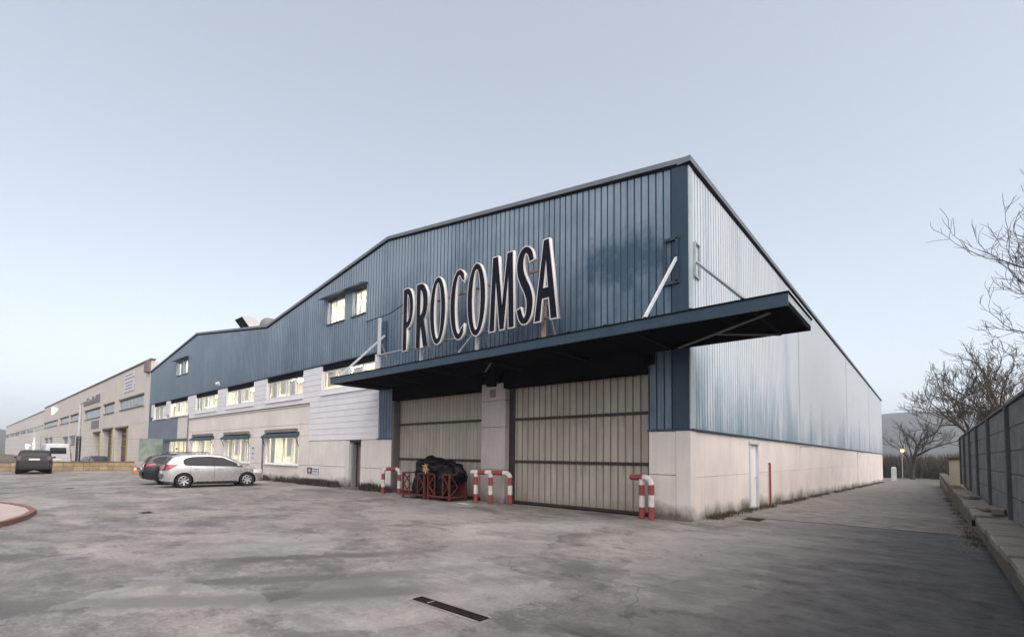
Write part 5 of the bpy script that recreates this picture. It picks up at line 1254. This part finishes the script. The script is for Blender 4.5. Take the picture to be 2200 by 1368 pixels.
tp = tag(empty('gate_pillar', (5.68, 22.9, gz(22.9))), 'tan rendered gate pillar with dark cap at the end of the concrete fence', 'pillar')
B('shaft', 'tan_pillar', tp, -0.33, 0.30, -0.3, 0.3, -0.1, 2.08); B('cap', 'door_rail', tp, -0.40, 0.38, -0.38, 0.38, 2.08, 2.15)
# loose slabs and blocks on the coping
for (x, y, w, d, h, rz, lab) in ((5.62, 4.6, 0.34, 0.9, 0.07, 8, 'loose pale slab lying on the coping by a fence post'), (5.68, 3.35, 0.22, 0.42, 0.13, -5, 'short concrete block on the coping beside the near fence post'), (5.50, 9.3, 0.30, 0.8, 0.09, 15, 'broken pale slab on the coping near the gate pillar')):
    o = B('concrete_slab', 'kerb', None, -w / 2, w / 2, -d / 2, d / 2, 0, h); bevel(o, 0.012); o.location = (x, y, KT + 0.012); o.rotation_euler = (0, 0, R(rz)); tag(o, lab, 'slab', 'loose slabs on the wall')

# ---------------------------------------------------------------- bare trees
def bare_tree(label, base, height, spread, seed, lean=(0, 0), depth=6, r0=0.22, first=0.28, group='bare trees beyond the fence', nfork=(3, 5), upb=0.10, rmin=0.011, mat='bark'):
    rg = random.Random(seed); root = tag(empty('bare_tree', base), label, 'tree', group)
    trunk = MB(); crown = MB()
    def grow(p, d, ln, r, lv):
        n = 4 if lv < 3 else 3; r = max(r, rmin); pts = [p]; dd = d.copy(); q = p.copy(); rs = [r]
        taper = 0.62 if lv else 0.72
        for i in range(n):
            dd = (dd + Vector((rg.uniform(-1, 1), rg.uniform(-1, 1), rg.uniform(-0.7, 1))) * (0.10 + 0.05 * lv) + Vector((0, 0, upb * (0.6 if lv > 1 else 0.2)))).normalized()
            q = q + dd * ln / n; pts.append(q.copy()); rs.append(r * (1 - (1 - taper) * (i + 1) / n))
        (trunk if lv == 0 else crown).tube(pts, rs, 9 if lv == 0 else (6 if lv < 2 else (4 if lv < 4 else 3)), caps=False)
        if lv >= depth: return
        k = rg.randint(*nfork) if lv < 2 else rg.randint(3, 4)
        for j in range(k):
            u = 1.0 if (j == 0) else rg.uniform(0.35, 1.0)
            i0 = min(int(u * n), n - 1); pp = pts[i0].lerp(pts[i0 + 1], u * n - i0) if u < 1 else pts[-1]
            az = rg.uniform(0, 6.283) if lv else (j * 6.283 / k + rg.uniform(-0.5, 0.5)); an = R(rg.uniform(22, 48) if j else rg.uniform(5, 25)) * (spread if lv < 3 else 1.0)
            side = dd.orthogonal().normalized(); side = Matrix.Rotation(az, 3, dd) @ side
            nd = (dd * math.cos(an) + side * math.sin(an)).normalized()
            grow(pp, nd, ln * rg.uniform(0.62, 0.84) * (1.0 if j == 0 else 0.92), r * taper * (0.95 if j == 0 else rg.uniform(0.55, 0.8)), lv + 1)
    grow(Vector((0, 0, -0.2)), Vector((lean[0], lean[1], 1)).normalized(), height * first, r0, 0)
    trunk.build('trunk', mat, root, smooth=True); crown.build('crown', mat, root, smooth=True, fix=False)
    return root
bare_tree('tall bare tree reaching into the sky at the right edge', (11.7, 16.5, gz(16)), 11.8, 1.15, 33, (-0.10, 0), 6, 0.28, 0.44, nfork=(4, 5))
bare_tree('wide bare tree spreading above the concrete fence', (7.0, 26.0, gz(26)), 19.0, 1.35, 8, (0.0, 0), 6, 0.24, 0.17, nfork=(4, 6), rmin=0.012, mat='bark_brown')
bare_tree('bare tree behind the fence between the two larger ones', (10.6, 35.0, gz(35)), 17.0, 1.4, 17, (0, 0), 6, 0.24, 0.20, rmin=0.012, mat='bark_brown')
bare_tree('small dark bare tree by the lit street lamp', (2.5, 88.0, gz(88)), 14.0, 1.2, 9, (0, 0), 5, 0.34, 0.28, rmin=0.02)
# far end of the lane: lamp, white post, brush
sl = tag(empty('street_lamp', (1.35, 86, gz(86))), 'lit yellow street lamp at the far end of the lane', 'street lamp')
MB().tube([(0, 0, 0), (0, 0, 4.4)], 0.07, 8).build('pole', 'galv', sl, smooth=True, sharp=40); MB().bar((0, 0, 4.38), (0.55, -0.2, 4.5), 0.06).build('arm', 'galv', sl)
o = MB().tube([(0.05, -0.3, 4.36), (0.05, -0.3, 4.55), (0.05, -0.3, 4.72)], [0.13, 0.24, 0.10], 10).build('lamp', 'sodium', sl)
gp = tag(empty('white_post', (0.58, 79, gz(79))), 'short white gate post at the far end of the lane', 'post')
B('shaft', 'white_metal', gp, -0.3, 0.3, -0.25, 0.25, -0.1, 1.85); B('cap', 'white_frame', gp, -0.22, 0.22, -0.2, 0.2, 1.85, 2.02)
def brush(name, label, pts, mat, n, hmin, hmax, seed, spread, tw=0.012):
    rg = random.Random(seed); b = MB()
    for (x, y, z) in pts:
        for k in range(n):
            a = rg.uniform(0, 6.28); rr2 = spread * math.sqrt(rg.random()); p = Vector((x + math.cos(a) * rr2, y + math.sin(a) * rr2, z)); h = rg.uniform(hmin, hmax)
            q = p + Vector((rg.uniform(-.35, .35) * h, rg.uniform(-.35, .35) * h, h)); m_ = p.lerp(q, 0.55) + Vector((rg.uniform(-.1, .1) * h, rg.uniform(-.1, .1) * h, 0))
            w = tw * rg.uniform(0.7, 1.6); sd = Vector((math.cos(a + 1.5), math.sin(a + 1.5), 0)) * w
            b.v.extend([tuple(p - sd), tuple(p + sd), tuple(m_ + sd * 0.8), tuple(m_ - sd * 0.8), tuple(q)]); i = len(b.v) - 5
            b.f += [(i, i + 1, i + 2, i + 3), (i + 3, i + 2, i + 4)]; b.mi += [0, 0]
    o = b.build(name, mat, fix=False)
    o['label'] = label; o['category'] = 'plants'; return stuff(o)
rg = random.Random(3)
brush('brushwood', 'brown winter scrub at the far end of the lane', [(rg.uniform(-6, 16), rg.uniform(92, 110), gz(95)) for _ in range(160)], 'brush', 60, 1.2, 4.5, 1, 1.6, 0.05)
brush('hedge_scrub', 'brown scrub behind the concrete fence', [(rg.uniform(6.6, 9.5), rg.uniform(16, 60), gz(30)) for _ in range(110)], 'brush', 60, 0.8, 3.2, 2, 0.9, 0.02)
# weeds at the foot of the walls
wp = []
for _ in range(150):
    y = 1.0 + 62 * rg.random() ** 1.6; wp.append((0.08 + rg.random() * 0.22, y, gz(y)))
brush('wall_weeds', 'dry weeds along the foot of the side wall', wp, 'weed', 30, 0.03, 0.15, 6, 0.18, 0.006)
wp = [(-16.6 - rg.random() * 3.6, -0.12 - rg.random() * 0.2, 0) for _ in range(34)] + [(-14.7 + rg.random() * 2.2, -0.10 - rg.random() * 0.15, 0) for _ in range(12)] + [(-26 + rg.random() * 6, -0.1 - rg.random() * 0.2, 0) for _ in range(14)]
brush('front_weeds', 'dry shrubs growing along the foot of the office wall', wp, 'brush', 70, 0.05, 0.38, 7, 0.25, 0.014)
wp = [(5.12 + rg.random() * 0.12, 0.5 + 22 * rg.random() ** 1.3, None) for _ in range(70)]
brush('kerb_weeds', 'small weeds at the foot of the right-hand wall', [(a, b, gz(b)) for a, b, _ in wp], 'weed', 16, 0.02, 0.08, 8, 0.14, 0.004)

gr_ = MB(); rg = random.Random(31)
for k in range(900):
    if k < 420: y = -1 + 27 * rg.random(); x = 5.22 - abs(rg.gauss(0, 0.22))
    elif k < 680: y = 0.5 + 50 * rg.random() ** 1.5; x = 0.04 + abs(rg.gauss(0, 0.25))
    else: x = -30 + 32 * rg.random(); y = -0.1 - abs(rg.gauss(0, 0.5)); 
    if -12.6 < x < -0.9 and y > -0.1: continue
    r_ = rg.uniform(0.008, 0.028); z = gz(y); a = rg.random() * 6.28
    b0 = len(gr_.v)
    for q in range(3): gr_.v.append((x + r_ * math.cos(a + q * 2.1), y + r_ * math.sin(a + q * 2.1), z + 0.001))
    gr_.v.append((x + r_ * 0.2, y, z + r_ * rg.uniform(0.5, 1.0)))
    gr_.f += [(b0, b0 + 1, b0 + 3), (b0 + 1, b0 + 2, b0 + 3), (b0 + 2, b0, b0 + 3)]; gr_.mi += [0] * 3
o = stuff(gr_.build('gravel', 'kerb')); o['label'] = 'scattered pebbles and crumbs along the walls'; o['category'] = 'gravel'
# ---------------------------------------------------------------- evening haze
hz = MB().box(-1500, 1500, -1500, 1500, -3.0, 95.0).build('haze', 'dark')
hm = bpy.data.materials.new('haze_air'); hm.use_nodes = True; hn = hm.node_tree.nodes; hn.clear()
ho = hn.new('ShaderNodeOutputMaterial'); pv = hn.new('ShaderNodeVolumePrincipled')
pv.inputs['Color'].default_value = (0.80, 0.87, 0.97, 1); pv.inputs['Density'].default_value = 0.00055; pv.inputs['Anisotropy'].default_value = 0.1
hm.node_tree.links.new(pv.outputs[0], ho.inputs['Volume']); hz.data.materials.clear(); hz.data.materials.append(hm); stuff(hz)
hz['label'] = 'thin pale evening haze over the whole place'; hz['category'] = 'haze'
